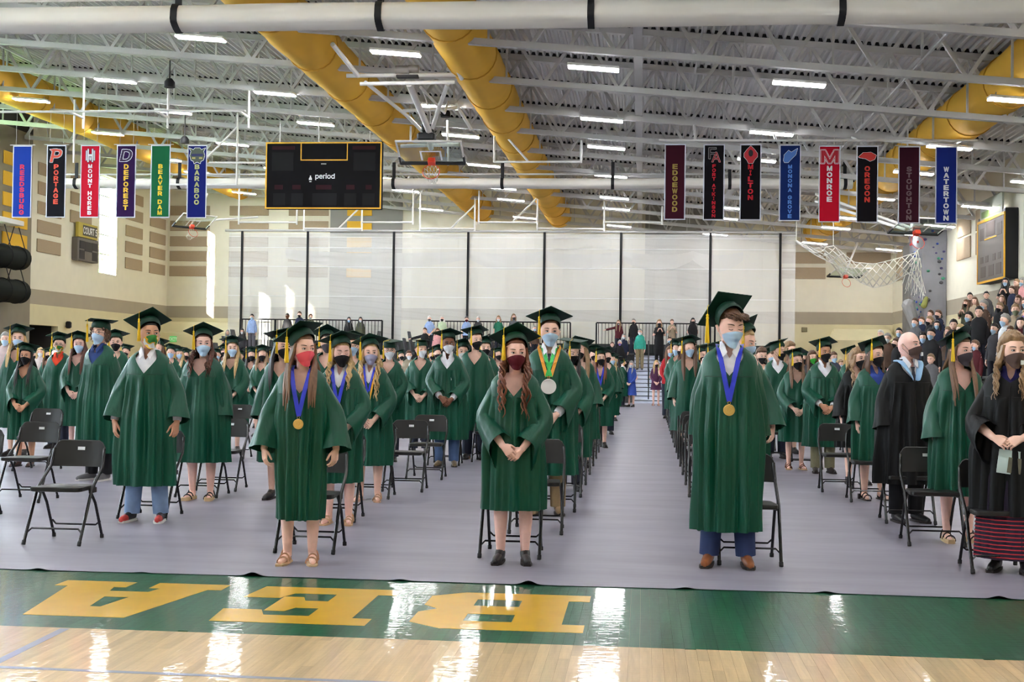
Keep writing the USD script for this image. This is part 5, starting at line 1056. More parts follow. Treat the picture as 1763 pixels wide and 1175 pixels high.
obj('tie_cord', tube([netpt(0.0, 0.5), V(*netpt(0.0, 0.5)[:2], ROOF(netpt(0.0, 0.5)[0]) - 0.02)], 0.012, 4), m_cord, nt); obj('tie_cord', tube([netpt(0.28, 0.0), V(*netpt(0.28, 0.0)[:2], ROOF(netpt(0.28, 0.0)[0]) - 0.02)], 0.012, 4), m_cord, nt)
for v in (0, 1): obj('edge_rope', tube([netpt(u, v) for u in np.linspace(0, 1, 40)], 0.018, 5), m_cord, nt, smooth=50)
sg = []
for k in range(16):
    a = netpt(0.86 + 0.14 * k / 16, 0.2 + 0.6 * (k % 3) / 2); b = at_d(1553 + 2.5 * k + 3 * (k % 2), 492 + 14 * (k / 16) + 6 * (k % 3), 42.4)
    sg.append(tube([a, (a + b) / 2 + V(0.05 * (k % 3 - 1), 0, 0), b], 0.011, 4))
obj('gathered_end', cat(sg), m_cord, nt, kind='stuff')
# climbing wall with holds
cw = thing('climbing_wall', 'grey climbing wall with coloured holds at the right wall', 'climbing wall', (XR, 58.0, 0))
obj('wall_panel', hexa([(-0.8, -0.2, 0), (-0.02, -0.2, 0), (-0.02, 2.4, 0), (-0.8, 2.4, 0), (-1.1, -0.2, 7.9), (-0.02, -0.2, 7.9), (-0.02, 2.4, 7.9), (-1.1, 2.4, 7.9)]), mat('climb_grey', (128, 128, 134), 0.8, vary=0.1, scale=2, bump=0.4, bscale=8), cw)
obj('wall_panel', hexa([(-0.5, 2.4, 0), (-0.02, 2.4, 0), (-0.02, 6.8, 0), (-0.5, 6.8, 0), (-0.9, 2.4, 7.3), (-0.02, 2.4, 7.3), (-0.02, 6.8, 7.3), (-0.5, 6.8, 7.3)]), mat('climb_dark', (112, 110, 108), 0.8, vary=0.1, scale=2), cw)
rc = np.random.default_rng(8)
for k in range(70):
    z = rc.uniform(1.8, 7.6); f = z / 7.9; y = rc.uniform(0, 2.2) if k < 40 else -0.2
    x = -0.8 - 0.3 * f if k < 40 else rc.uniform(-0.75 - 0.25 * f, -0.1)
    col = [(190, 50, 50), (40, 70, 160), (60, 60, 64), (60, 140, 110), (70, 64, 110)][rc.integers(5)]
    obj('hold', xf((np.array(ICO[1].vertices) * V(0.075, 0.075, 0.06) * rc.uniform(0.6, 1.2), ICO[1].faces), rz(rc.uniform(0, 3)), (x, y, z)), mat('hold_%d%d' % (col[0], col[2]), col, 0.6), cw)
for p, q, r, c in (((-0.95, -0.22, 4.2), (-0.85, -0.22, 4.5), 0.14, (130, 132, 66)), ((-1.5, 0.2, 4.2), (-1.2, 0.2, 3.2), 0.3, (140, 140, 142))): obj('volume', hull(np.vstack([np.array(ICO[1].vertices) * r + V(*p), np.array(ICO[1].vertices) * r * 0.6 + V(*q)])), mat('vol_%d' % c[0], c, 0.7), cw)
# rolled mats slung on straps at the left wall
m_matr = mat('mat_vinyl', (14, 21, 18), 0.7, 0.15, vary=0.06, scale=4)
for z, lab in ((5.45, 'upper dark green rolled wrestling mat slung on straps at the left'), (4.1, 'lower dark green rolled wrestling mat slung on straps at the left')):
    p = at_x(26, 505 if z < 5 else 446, XL + 1.1); yy = 50.05; t = thing('rolled_mat', lab, 'rolled mat', (XL + 0.75, yy, z))
    pr = [(0.0, -2.6), (0.40, -2.6), (0.46, -2.52), (0.47, 0), (0.46, 1.32), (0.40, 1.42), (0.0, 1.42)]
    obj('roll', xf(lathe(pr, 28), rx(-PI / 2)), m_matr, t, smooth=40); obj('core', xf(ring(0.2, 0.02, 20, 5), rx(-PI / 2), (0, 1.425, 0)), m_black, t, smooth=40)
    for y in (-1.4, -0.3, 0.9):
        obj('strap', xf(ring(0.475, 0.02, 28, 4), rx(PI / 2), (0, y, 0)), m_black, t, smooth=40)
        for s_ in (-1, 1): obj('sling', bars((s_ * 0.40, y, 0.25), (0.0, y + s_ * 0.2, 1.25), 0.035, 0.015), m_black, t)
obj('hoist_beam', bbox(XL + 0.02, 47.5, 6.75, XL + 0.95, 51.2, 6.95, 0.02), m_white, label='short white hoist beam above the rolled mats', cat='beam')

# ------------------------------------------------------------------ bleachers
m_deckb = mat('bleacher_dark', (46, 46, 48), 0.6); m_seat = mat('bleacher_seat', (58, 58, 62), 0.5); m_alu = mat('tread_white', (206, 210, 224), 0.4, 0.5, vary=0.04, scale=6)
BR = [(52.0 + 1.2 * k, 0.30 + 0.32 * k) for k in range(6)]             # back bleachers: front of row, deck height
def bleacher(x0, x1, lab, gaps=()):
    t = thing('bleacher', lab, 'bleacher', (0, 0, 0))
    for k, (y, z) in enumerate(BR):
        y1 = y + 1.2 if k < 5 else 61.2
        for a, b in ([(x0, gaps[0]), (gaps[1], x1)] if gaps and k < 5 else [(x0, x1)]):
            obj('deck', box(a, y if k < 5 or not gaps else 58.9, z - 0.06, b, y1, z), m_deckb, t); obj('riser', box(a, y if k < 5 or not gaps else 58.9, 0.012 if k == 0 else z - 0.38, b, (y if k < 5 or not gaps else 58.9) + 0.03, z - 0.06), m_deckb, t)
        if k < 5:
            for a, b in ([(x0, gaps[0]), (gaps[1], x1)] if gaps else [(x0, x1)]): obj('seat_board', bbox(a, y + 0.75, z + 0.36, b, y + 1.05, z + 0.42, 0.012), m_seat, t)
        for xs_, sg in ((x0, 1), (x1, -1)): obj('end_panel', hexa([(xs_ + sg * 0.0 - 0.03, y + 0.1, z - 0.06), (xs_ + 0.03, y + 0.1, z - 0.06), (xs_ + 0.03, y + 0.9, z - 0.06), (xs_ - 0.03, y + 0.9, z - 0.06), (xs_ - sg * 0.18 - 0.03, y + 0.2, z + 0.95), (xs_ - sg * 0.18 + 0.03, y + 0.2, z + 0.95), (xs_ - sg * 0.18 + 0.03, y + 0.7, z + 0.95), (xs_ - sg * 0.18 - 0.03, y + 0.7, z + 0.95)]), m_seat, t)
    return t
def railing(x0, x1, lab, y=61.0, z0=1.9, z1=3.41):
    t = thing('guard_rail', lab, 'railing', (0, 0, 0))
    obj('top_rail', bars((x0, y, z1), (x1, y, z1), 0.06), m_black, t); obj('bottom_rail', bars((x0, y, z0 + 0.12), (x1, y, z0 + 0.12), 0.05), m_black, t)
    n = max(1, round((x1 - x0) / 1.9))
    for x in np.linspace(x0, x1, n + 1): obj('post', box(x - 0.035, y - 0.035, z0, x + 0.035, y + 0.035, z1), m_black, t)
    pk = [box(x - 0.012, y - 0.012, z0 + 0.12, x + 0.012, y + 0.012, z1) for x in np.arange(x0 + 0.1, x1, 0.155)]
    obj('pickets', cat(pk), m_black, t, kind='stuff')
bleacher(-18.3, -11.9, 'left section of the back bleachers with dark decks and seats')
bleacher(-10.2, 3.4, 'right section of the back bleachers with a white stair in it', (-0.35, 0.9))
railing(-18.9, -12.1, 'black picket guard rail along the top of the left back bleachers')
railing(-9.9, -3.3, 'black picket guard rail along the top of the back bleachers, left of the aisle'); railing(-2.1, 3.3, 'black picket guard rail along the top of the back bleachers, at the stair')
st = thing('bleacher_stair', 'white metal stair up the back bleachers at the end of the aisle', 'stair', (0, 0, 0))
for k in range(12):
    y = 51.6 + 0.6 * k; z = min(0.16 * (k + 1), 1.90)
    obj('tread', bbox(-0.32, y, z - 0.04, 0.86, y + 0.62, z, 0.008), m_alu, st); obj('riser', box(-0.32, y + 0.02, z - 0.16, 0.86, y + 0.04, z - 0.04), m_alu, st); obj('nosing', box(-0.32, y - 0.010, z - 0.060, 0.86, y, z - 0.035), m_dark, st)
for y, z in ((51.7, 0.02), (54.0, 0.62), (56.2, 1.2)): obj('rail_post', tube([(0.27, y, z), (0.27, y, z + 1.3)], 0.022, 6), m_black, st)
obj('hand_rail', tube([(0.27, 51.7, 1.32), (0.27, 56.2, 2.5)], 0.022, 6), m_black, st)
# right bleachers along the wall
RR = [(5.7 + 0.78 * k, 0.30 + 0.30 * k) for k in range(9)]
rb = thing('bleacher', 'long bleachers along the right wall filled with standing spectators', 'bleacher', (0, 0, 0))
for k, (x, z) in enumerate(RR):
    x1 = x + 0.78 if k < 8 else XR - 0.03
    obj('deck', box(x, 27, z - 0.06, x1, 52, z), m_deckb, rb); obj('riser', box(x, 27, 0.012 if k == 0 else z - 0.36, x + 0.03, 52, z - 0.06), m_deckb, rb)
    obj('seat_board', bbox(x + 0.50, 27, z + 0.36, x + 0.76, 52, z + 0.42, 0.012), m_seat, rb)
# ------------------------------------------------------------------ chairs set out in rows
for px, py, lab in ((108, 763, 'empty black folding chair alone at the left of the front row, white name tag'),):
    place_chair(px, py, lab, X=-4.50, Y=10.05)
place_chair(0, 0, 'black folding chair behind the girl in the pink mask', X=-2.50, Y=9.98)
place_chair(0, 0, 'black folding chair behind the girl in the maroon mask', X=-0.96, Y=10.02)
place_chair(0, 0, 'black folding chair behind the tall man in brown shoes', X=0.80, Y=10.0)
CD = {280: 12.15, 365: 14.1, 591: 12.15, 650: 14.2, 773: 18.9}
for px, py, lab in (
    (-31, 739, 'black folding chair cut off by the left edge of the picture'), (70, 727, 'empty black folding chair in the second row, behind the lone front chair'),
    (82, 704, 'empty black folding chair half hidden near the girl with long black hair'), (280, 745, 'black folding chair just right of the man in the patterned mask'),
    (365, 737, 'black folding chair right of the woman in jeans-free bare legs and platform sandals'), (397, 721, 'black folding chair seen left of the pink masked girl, nearer one'),
    (412, 697, 'black folding chair seen left of the pink masked girl, farther one'), (591, 753, 'black folding chair behind the blonde girl in the black mask'),
    (650, 739, 'black folding chair behind the curly blonde in the grey mask'), (707, 724, 'nearer of two empty tagged chairs left of the middle man in jeans'),
    (742, 715, 'farther of two empty tagged chairs, in front of the man in jeans'), (713, 685, 'small empty tagged folding chair in front of the graduate with clasped hands'),
    (695, 664, 'farthest small folding chair seen in the gap behind the tagged chairs'), (773, 709, 'folding chair right of the middle man in jeans'), (846, 704, 'folding chair half hidden behind the maroon masked girl'),
    (931, 757, 'black folding chair in front of the man with the big white medal'),
    (1593, 771, 'black folding chair with white tag in front of the bald man'), (1552, 757, 'black folding chair just left of the bald man in black gown'), (1490, 740, 'black folding chair between the woman in black and the red masked graduate'),
    (1440, 730, 'tagged folding chair in front of the young man in white shirt'), (1382, 712, 'folding chair in front of the graduate with long brown hair, right block'), (1701, 792, 'black folding chair left of the woman in the striped skirt')):
    place_chair(px, py, lab.replace('jeans-free bare legs and platform sandals', 'the light blue mask'), dY=0.3 if px in (846, 1552, 1490) else 0.0, D=CD.get(px))
for k in range(24):
    place_chair(0, 0, f'{NTH[k]} black folding chair back in the file along the left of the aisle', 'aisle chairs, left file', X=-0.86 - 0.009 * k, Y=13.2 + 1.5 * k)
for k in range(25):
    place_chair(0, 0, f'{NTH[k]} black folding chair back in the file along the right of the aisle', 'aisle chairs, right file', X=0.74 + 0.010 * k, Y=12.0 + 1.5 * k)
for r in range(9):
    for c in range(6):
        if (r + c) % 2 == 0: place_chair(0, 0, f'folding chair far back in the left block, {NTH[r]} far row, {NTH[c // 2]} from the aisle', 'chairs far back, left block', X=-2.6 - 1.7 * c - 0.25 * (r % 2), Y=25.5 + 2.3 * r)
for r in range(8):
    for c in range(3):
        place_chair(0, 0, f'folding chair far back in the right block, {NTH[r]} far row, {NTH[c]} from the aisle', 'chairs far back, right block', X=2.1 + 1.6 * c, Y=21 + 2.6 * r)

# ------------------------------------------------------------------ the people
gold = mat('gold', (222, 184, 104), 0.35, metal=0.55); BLUE = (40, 56, 200)
MED = ([(BLUE, 0)], gold, 1.13, 0.040, 0.038)
stood = []
def G(px, py, ppm, label, dy=0.09, **kw):
    """Someone standing on the floor whose eyes show at pixel (px, py), at ppm pixels to the metre."""
    p = at_d(px, py, FPX / ppm)
    while any(math.hypot(p[0] - a, p[1] - b) < (0.56 if kw.get('group') else 0.0) for a, b in stood):
        ppm *= 0.975; p = at_d(px, py, FPX / ppm)
    stood.append((p[0], p[1])); kw.setdefault('H', float(np.clip((p[2] - 0.006) / 0.936, 1.50, 1.97)))
    kw.setdefault('lod', 2 if ppm > 140 else 1 if ppm > 95 else 0); kw.setdefault('seed', int(px * 7 + py))
    kw.setdefault('yaw', 0.06); kw.setdefault('hy', 0.25)
    return person(label, p[0], p[1] + dy, 0.006, **kw)
WS = (228, 228, 234)
# front row
G(513, 601, 243, 'girl graduate with long brown hair, pink mask and blue medal ribbon in the front row', hy=0.55, yaw=0.12, hair='long', hairc='light_brown', mask='pink', pose='wide', hem=0.34, hw=0.165, hd=0.165, medal=MED, shoe='sandal', shoec=(196, 150, 118), captilt=-0.5, caproll=-0.28, capyaw=0.6, dy=0.13)
G(885, 608, 238, 'girl graduate with long curly red hair, maroon mask and black slip-on shoes', hy=0.22, yaw=0.04, hair='curly', hairc='red', mask='maroon', surgical=False, pose='clasp', hem=0.42, hw=0.245, shoec=(28, 27, 29), captilt=-0.55, skinc='pink', shoe='slip')
G(1258, 562, 238, 'very tall man graduate with cap pushed back, blue medal ribbon and brown leather shoes', hy=0.38, hp=0.16, yaw=-0.06, male=True, hair='swept', hairc='brown', mask='blue', pose='back', hem=0.245, hw=0.215, hd=0.18, closed=True, shirt=WS, medal=MED, legs=True, legc=(52, 66, 108), shoec=(142, 82, 42), shoe='dress', captilt=-0.95, caproll=-0.35, capyaw=0.55, skinc='pink', stance=1.3)
G(1748, 604, 240, 'woman in black gown and striped skirt holding a printed program at the right edge', hy=0.5, yaw=-0.35, hair='wavy', hairc='sandy', mask='brown', cap=False, pose='paper', color='black', hem=0.42, hw=0.27, shoec=(20, 20, 22), girth=1.08, extra='skirt', shirt=(34, 30, 84), vneck=1.40)
# left block, nearer rows
G(250, 577, 194, 'young man graduate in open white collar, patterned mask, jeans and red-toed sneakers', hy=0.55, hp=-0.12, yaw=0.08, male=True, hair='short', hairc='dark', mask='patterned', skinc='tan', pose='wide', hem=0.32, hw=0.255, shirt=WS, legs=True, legc=(126, 150, 186), shoec=(26, 24, 26), toec=(186, 54, 50), shoe='sneaker', captilt=-0.42, stance=1.35)
G(345, 592, 167, 'woman graduate with dark shoulder hair, light blue mask and black platform sandals', hy=0.3, hair='wavy', hairc='auburn', mask='blue', pose='side', hem=0.40, hw=0.27, girth=1.14, shoe='platform', shoec=(26, 24, 26), captilt=-0.45, skinc='pink')
G(167, 575, 145.5, 'tall graduate with shaggy brown hair, glasses and pale mask, blue shirt collar showing', hy=0.1, hp=-0.15, yaw=-0.25, male=True, hair='shaggy', hairc='brown', mask='blue', pose='back', hem=0.31, hw=0.26, shirt=(40, 62, 118), legs=True, legc=(24, 24, 28), shoe='sneaker', shoec=(96, 96, 98), glasses=True, captilt=0.05)
G(40, 613, 130, 'girl graduate with long black hair, black mask and brown boots at the left', hy=0.1, hair='long', hairc='black', mask='black', surgical=False, pose='clasp', skinc='tan', hem=0.40, shoec=(78, 48, 40), lod=2)
G(132, 593, 112, 'girl graduate with light blue mask and red-brown hair between the tall man and orange shirt', hair='long', hairc='auburn', mask='blue', pose='clasp', skinc='pink')
G(27, 583, 118, 'blonde graduate in blue mask at the far left, behind the black haired girl', hair='long', hairc='blond', mask='blue', pose='side')
G(98, 594, 108, 'graduate in glasses and orange shirt with a gold and green patterned mask', male=True, hair='short', hairc='dark', mask='patterned', shirt=(220, 70, 40), glasses=True, pose='side', legs=True)
G(196, 590, 105, 'graduate in black mask behind the shoulder of the shaggy haired tall man', male=True, hair='short', hairc='brown', mask='black', pose='clasp', legs=True)
G(397, 600, 110, 'blonde graduate in light blue mask left of the pink masked girl', hair='long', hairc='blond', mask='blue', pose='clasp')
G(431, 612, 80, 'dark haired graduate in black mask, left one of two seen left of the pink mask', hair='long', hairc='dark', mask='black', pose='clasp')
G(449, 611, 90, 'fair haired graduate in black mask, right one of two left of the pink mask', hair='wavy', hairc='sandy', mask='black', pose='clasp')
G(482, 597, 165, 'dark haired graduate mostly hidden behind the girl in the pink mask', hy=0.6, hair='long', hairc='dark', mask='black', pose='side', lod=1, captilt=-0.3)
G(583, 607, 194, 'blonde girl graduate in black mask and blue medal ribbon, tan heeled sandals', hy=0.35, hp=0.08, yaw=0.08, hair='wavy', hairc='blond', mask='black', surgical=False, pose='clasp', hem=0.40, hw=0.20, medal=MED, shoe='heel', shoec=(196, 158, 122), captilt=-0.42, caproll=-0.15, closed=True, shirt=(220, 220, 224), skinc='pink')
G(635, 608, 166, 'curly blonde girl graduate in lilac grey mask with gold and blue ribbons', hy=0.2, hair='curly', hairc='blond', mask='lilac', pose='clasp', hem=0.40, medal=([((232, 172, 50), 0), (BLUE, 1)], gold, 1.10, 0.05, 0.034), shoe='heel', shoec=(190, 150, 120), captilt=-0.4, caproll=-0.12, shirt=WS)
G(560, 590, 128, 'graduate half hidden between the pink masked girl and the blonde in black mask', male=True, hair='short', hairc='dark', mask='grey', pose='side', legs=True, captilt=-0.5)
G(604, 596, 125, 'graduate in glasses just behind the curly blonde girl', male=True, hair='short', hairc='brown', mask='blue', glasses=True, pose='side', legs=True)
G(668, 604, 118, 'dark haired graduate with dark glasses and white mask left of the middle gap', male=True, hair='short', hairc='black', mask='white', glasses=True, pose='clasp', legs=True, captilt=0.15)
G(723, 602, 107, 'graduate in white mask with clasped hands left of the man in jeans', hy=0.5, male=True, hair='short', hairc='light_brown', mask='white', pose='clasp', legs=True, captilt=0.0)
G(770, 592, 123, 'black man graduate in white mask and collar, blue jeans and tan boots', male=True, hair='short', hairc='black', mask='white', skinc='brown', pose='clasp', shirt=WS, hem=0.36, hw=0.27, legs=True, legc=(70, 92, 130), shoec=(120, 100, 70), captilt=-0.3, lod=2)
G(795, 606, 113, 'short graduate in white mask right of the man in jeans', hair='bun', hairc='dark', mask='white', pose='clasp', legs=True, legc=(120, 140, 170), shoe='sandal', shoec=(60, 50, 44))
G(817, 586, 114, 'tall graduate in black and gold patterned mask behind the white masked one', hy=0.5, male=True, hair='short', hairc='light_brown', mask='black', pose='side', legs=True)
G(834, 600, 100, 'graduate in black mask just left of the maroon masked girl', male=True, hair='short', hairc='sandy', mask='black', pose='side', legs=True)
G(945, 571, 179, 'man graduate with dark tie, gold and green ribbon and big white medal', hy=0.12, male=True, hair='short', hairc='brown', mask='blue', pose='clasp', hem=0.36, hw=0.26, shirt=WS, extra='tie', medal=([((236, 160, 50), 0), ((60, 190, 90), 1)], mat('medal_white', (226, 222, 218), 0.4), 1.235, 0.075, 0.066), legs=True, legc=(150, 126, 92), shoec=(150, 122, 86), captilt=-0.4, stance=1.0)
# left block, along the aisle
G(982, 606, 150, 'graduate with drooping cap just right of the big white medal', hy=0.5, hp=0.25, hair='long', hairc='dark', mask='black', pose='clasp', captilt=-0.1, lod=1, legs=True)
G(1000, 604, 122, 'girl graduate with long fair hair and black mask along the aisle', hy=-0.5, hair='long', hairc='sandy', mask='black', pose='side')
G(1033, 617, 98, 'red haired girl graduate in black mask with blue ribbon and small medal at the aisle', hair='long', hairc='red', mask='black', pose='clasp', medal=MED)
G(1022, 611, 84, 'graduate in the aisle file behind the red haired girl, left one', hair='short', male=True, hairc='dark', mask='black', pose='side', legs=True)
G(1045, 614, 82, 'graduate in the aisle file just right of the red haired girl', hair='short', male=True, hairc='brown', mask='black', pose='side', legs=True)
G(1054, 620, 66, 'blonde graduate deep in the aisle file of the left block', hair='long', hairc='blond', mask='blue', pose='side')
G(1073, 626, 49, 'graduate in white collar walking across the far end of the aisle', yaw=1.3, hair='short', male=True, hairc='dark', mask='black', pose='side', shirt=WS, legs=True, shoec=(20, 20, 20))
G(1087, 628, 49, 'woman in plain blue dress standing at the far end of the aisle', cap=False, wear='dress', color=(52, 78, 160), hem=0.45, hw=0.24, hd=0.18, hair='wavy', hairc='grey', mask='white', yaw=-0.5, pose='clasp')
G(1130, 627, 47.2, 'blonde woman in dark floral dress and black mask at the right of the far aisle', cap=False, wear='dress', color=(84, 44, 76), hem=0.62, hw=0.23, hd=0.17, hair='long', hairc='blond', mask='black', pose='clasp', shoe='heel', shoec=(150, 110, 90))
# right block, along the aisle
G(1153, 605, 62, 'long haired graduate in red top beside the aisle, far down the right block', hair='long', hairc='light_brown', mask='blue', wear='top', cap=False, color=(170, 30, 40), hem=0.85, legs=True)
G(1166, 601, 74, 'graduate in light blue mask along the right of the aisle', hy=-0.6, male=True, hair='short', hairc='light_brown', mask='blue', pose='clasp', legs=True)
G(1178, 603, 86, 'graduate with long dark red hair along the right of the aisle', hy=-1.2, hair='long', hairc='auburn', mask='black', pose='side')
G(1186, 600, 108, 'graduate just behind the tall man at the left, mostly hidden', hair='long', hairc='brown', mask='blue', pose='side', lod=0)
G(1279, 588, 188, 'graduate with upturned cap hidden behind the shoulder of the very tall man', hy=0.9, hp=0.2, male=True, hair='short', hairc='blond', mask='blue', pose='wide', captilt=-0.75, legs=True, lod=1)
# right block
G(1311, 611, 98, 'man in black gown looking down, black and gold mask, right of the tall man', cap=False, male=True, hair='short', hairc='brown', mask='black', color='black', pose='clasp', hp=0.3, legs=True)
G(1339, 606, 108, 'graduate in profile with black mask and pale collar, right block', hy=1.0, male=True, hair='short', hairc='light_brown', mask='black', pose='side', shirt=WS, legs=True)
G(1360, 604, 102, 'woman with long fair hair in black gown and black mask, right block', cap=False, hy=0.6, hair='long', hairc='sandy', mask='black', color='black', pose='side')
G(1372, 622, 121, 'girl graduate with long brown hair over one shoulder and wide black mask', hair='long', hairc='light_brown', mask='black', pose='clasp', shoe='sandal', shoec=(120, 80, 60), hem=0.42)
G(1399, 616, 82, 'woman in bright green mask behind the young man with white shirt', cap=False, hair='long', hairc='brown', mask='green', wear='top', color=(60, 56, 60), hem=0.8, legs=True)
G(1420, 607, 125, 'young man graduate in black mask with white shirt, khaki trousers and dark shoes', male=True, hair='short', hairc='black', mask='black', skinc='tan', pose='clasp', shirt=WS, hem=0.36, hw=0.26, legs=True, legc=(120, 116, 92), shoec=(44, 38, 36), lod=2, captilt=-0.35)
G(1436, 616, 64, 'dark haired spectator in light blue mask beyond the young man with white shirt', cap=False, male=True, hair='short', hairc='brown', mask='blue', wear='top', color=(70, 74, 90), hem=0.85, legs=True)
G(1448, 628, 60, 'fair haired child spectator in blue mask beyond the young man with white shirt', cap=False, hair='bob', hairc='sandy', mask='blue', wear='top', color=(120, 110, 100), hem=0.85, legs=True)
G(1478, 618, 138, 'woman in black gown with wavy fair hair and black mask, dark pumps', cap=False, hy=0.5, hair='wavy', hairc='sandy', mask='black', surgical=False, color='black', pose='side', hem=0.48, shoec=(30, 26, 28), yaw=0.15, lod=2)
G(1508, 612, 156, 'girl graduate in black and red mask over a blue dress, ankle strap heels', hy=0.35, hair='bob', hairc='brown', mask='black', surgical=False, pose='side', hem=0.40, shoe='heel', shoec=(34, 24, 26), shirt=(44, 66, 140), yaw=0.2, captilt=-0.45)
G(1567, 595, 182, 'bald man in black gown with light blue hood, striped tie and brown mask', hy=0.6, yaw=0.25, hp=-0.08, cap=False, male=True, hair='bald', mask='brown', color='black', pose='side', hem=0.36, hw=0.28, girth=1.12, shirt=WS, extra='hood', legs=True, legc=(20, 20, 24), shoec=(22, 22, 24), skinc='pink')
G(1657, 604, 205, 'girl graduate with straight brown hair, grey mask and platform sandals near the right edge', hy=0.45, yaw=0.1, hair='long', hairc='light_brown', mask='grey', surgical=False, pose='side', hem=0.40, hw=0.25, shoe='platform', shoec=(40, 30, 28), captilt=-0.5, caproll=-0.3, skinc='pink')
# far ones that nothing tells apart
rngp = np.random.default_rng(3)
FARL = [(80, 611, 66), (92, 609, 68), (292, 607, 78), (306, 609, 72), (318, 612, 62), (270, 600, 92), (372, 612, 66), (384, 606, 58), (412, 614, 62), (470, 612, 62), (530, 610, 66), (548, 606, 72), (655, 617, 60), (742, 612, 62), (752, 609, 70), (856, 611, 66), (866, 614, 62), (905, 614, 64), (1012, 616, 72), (1060, 622, 58), (60, 612, 58), (215, 606, 70), (640, 612, 70), (690, 613, 54)]
for px, py, pm in FARL:
    f = rngp.random() < 0.5
    G(px, py, pm, f'small graduate far back in the left block, {NTH[[q[0] for q in sorted(FARL)].index(px)]} from the left', group='graduates far back, left block', male=not f, hair='long' if f else 'short', hairc=['brown', 'dark', 'blond', 'auburn'][rngp.integers(4)], mask=['blue', 'black', 'blue', 'black', 'white'][rngp.integers(5)], pose='clasp', hy=rngp.uniform(-0.3, 0.7), captilt=rngp.uniform(-0.5, -0.1))
FARR = [(1326, 614, 72), (1350, 616, 66), (1384, 618, 70), (1408, 622, 60), (1465, 614, 84), (1300, 616, 76), (1490, 612, 78), (1222, 612, 70), (1206, 609, 76), (1240, 614, 62)]
for px, py, pm in FARR:
    f = rngp.random() < 0.5
    G(px, py, pm, f'small graduate far back in the right block, {NTH[[q[0] for q in sorted(FARR)].index(px)]} from the left', group='graduates far back, right block', male=not f, hair='long' if f else 'short', hairc=['brown', 'dark', 'blond', 'auburn'][rngp.integers(4)], mask=['blue', 'black', 'black'][rngp.integers(3)], pose='clasp', hy=rngp.uniform(0, 0.9), captilt=rngp.uniform(-0.5, -0.1))
for k in range(9):
    G(1104 - 1.12 * FPX / (20.5 + 3.0 * k) * 1.02, 613 + 0.9 * k, FPX / (20.5 + 3.0 * k), f'graduate {NTH[k]} back among those lining the left of the far aisle', group='graduates lining the aisle', male=k % 2 == 0, hair='short' if k % 2 == 0 else 'long', hairc=['brown', 'auburn', 'dark', 'sandy'][k % 4], mask=['black', 'blue', 'black'][k % 3], pose='side')
for k in range(10):
    G(1104 + 1.10 * FPX / (17.5 + 3.0 * k), 611 + 0.8 * k, FPX / (17.5 + 3.0 * k), f'graduate {NTH[k]} back among those lining the right of the far aisle', group='graduates lining the aisle', male=k % 3 == 0, hair='short' if k % 3 == 0 else 'long', hairc=['auburn', 'brown', 'dark', 'sandy'][k % 4], mask=['blue', 'black', 'black'][k % 3], pose='side')
# spectators
CW = {'navy': (34, 40, 64), 'black': (30, 29, 32), 'grey': (98, 98, 102), 'light blue': (150, 172, 214), 'teal': (60, 170, 150), 'white': (214, 214, 216), 'olive': (78, 80, 62), 'maroon': (84, 28, 36), 'tan': (164, 146, 122), 'green': (34, 110, 84), 'red': (172, 46, 48), 'pink': (212, 150, 150), 'brown': (84, 62, 50), 'khaki': (120, 112, 84), 'striped white': (190, 206, 170), 'charcoal': (56, 54, 58)}
def spectator(p, zf, H, label, hair, hairc, mask, top, male, yaw, pose='side', lod=0, legc=(40, 42, 54), extra=None, hem=0.86, skinc='light', **kw):
    person(label, p[0], p[1], zf, H=H, yaw=yaw, hy=kw.pop('hy', 0.0), male=male, hair=hair, hairc=hairc, mask=mask, wear='top', color=CW[top], hem=hem, cap=False, pose=pose, lod=lod, legs=True, legc=legc, extra=extra, skinc=skinc, seed=int(p[0] * 31 + p[1] * 17) % 9973, **kw)
def back(px, py, label, row, *a, **kw):
    y = BR[row][0] + 0.45; p = at_y(px, py, y); z = BR[row][1]
    if px == 1102: y = 56.3; p = at_y(px, py, y); z = 1.28
    spectator(p + V(0, 0.08, 0), z, float(np.clip((p[2] - z) / 0.936, 1.35, 1.95)), label, *a, **kw)
back(433, 546, 'man in pale blue shirt and grey slacks standing at the left end of the rail', 5, 'short', 'dark', 'blue', 'light blue', True, 0.1, legc=(104, 100, 108))
back(494, 545, 'curly haired man in black jacket at the left rail', 5, 'short', 'black', None, 'black', True, 0.0, skinc='brown')
back(515, 542, 'man in open navy shirt between two others at the left rail', 5, 'short', 'brown', 'black', 'navy', True, 0.0)
back(534, 546, 'man in olive top at the left rail beside the curtain strap', 5, 'short', 'brown', 'white', 'olive', True, 0.2, pose='clasp')
back(531, 577, 'person in white shirt stooping below the left rail', 4, 'short', 'dark', 'white', 'white', True, 1.2)
back(416, 571, 'woman in dark top with white mask below the man in pale blue', 3, 'long', 'dark', 'white', 'charcoal', False, 0.1)
back(391, 573, 'woman raising a camera at the left end of the back bleachers', 3, 'bob', 'grey', None, 'grey', False, 0.2, pose='phone')
back(600, 551, 'long haired woman in black jacket at the right end of the left rail', 5, 'long', 'black', 'blue', 'black', False, 0.3)
back(620, 551, 'woman in olive jacket at the right end of the left rail', 5, 'long', 'dark', 'white', 'olive', False, 0.2)
back(739, 549, 'grey masked man in pale floral shirt at the middle rail', 5, 'short', 'white', 'grey', 'light blue', True, 0.0, pose='clasp', extra='short_sleeve')
back(761, 549, 'white haired woman in green striped top at the middle rail', 5, 'bob', 'white', 'black', 'striped white', False, 0.0, pose='clasp')
back(731, 570, 'man in black stretching one arm out along the bleacher end', 3, 'short', 'brown', None, 'black', True, -0.2, pose='side', poseL='out')
back(753, 571, 'red haired woman seated height below the striped top', 3, 'bob', 'red', None, 'pink', False, 0.0)
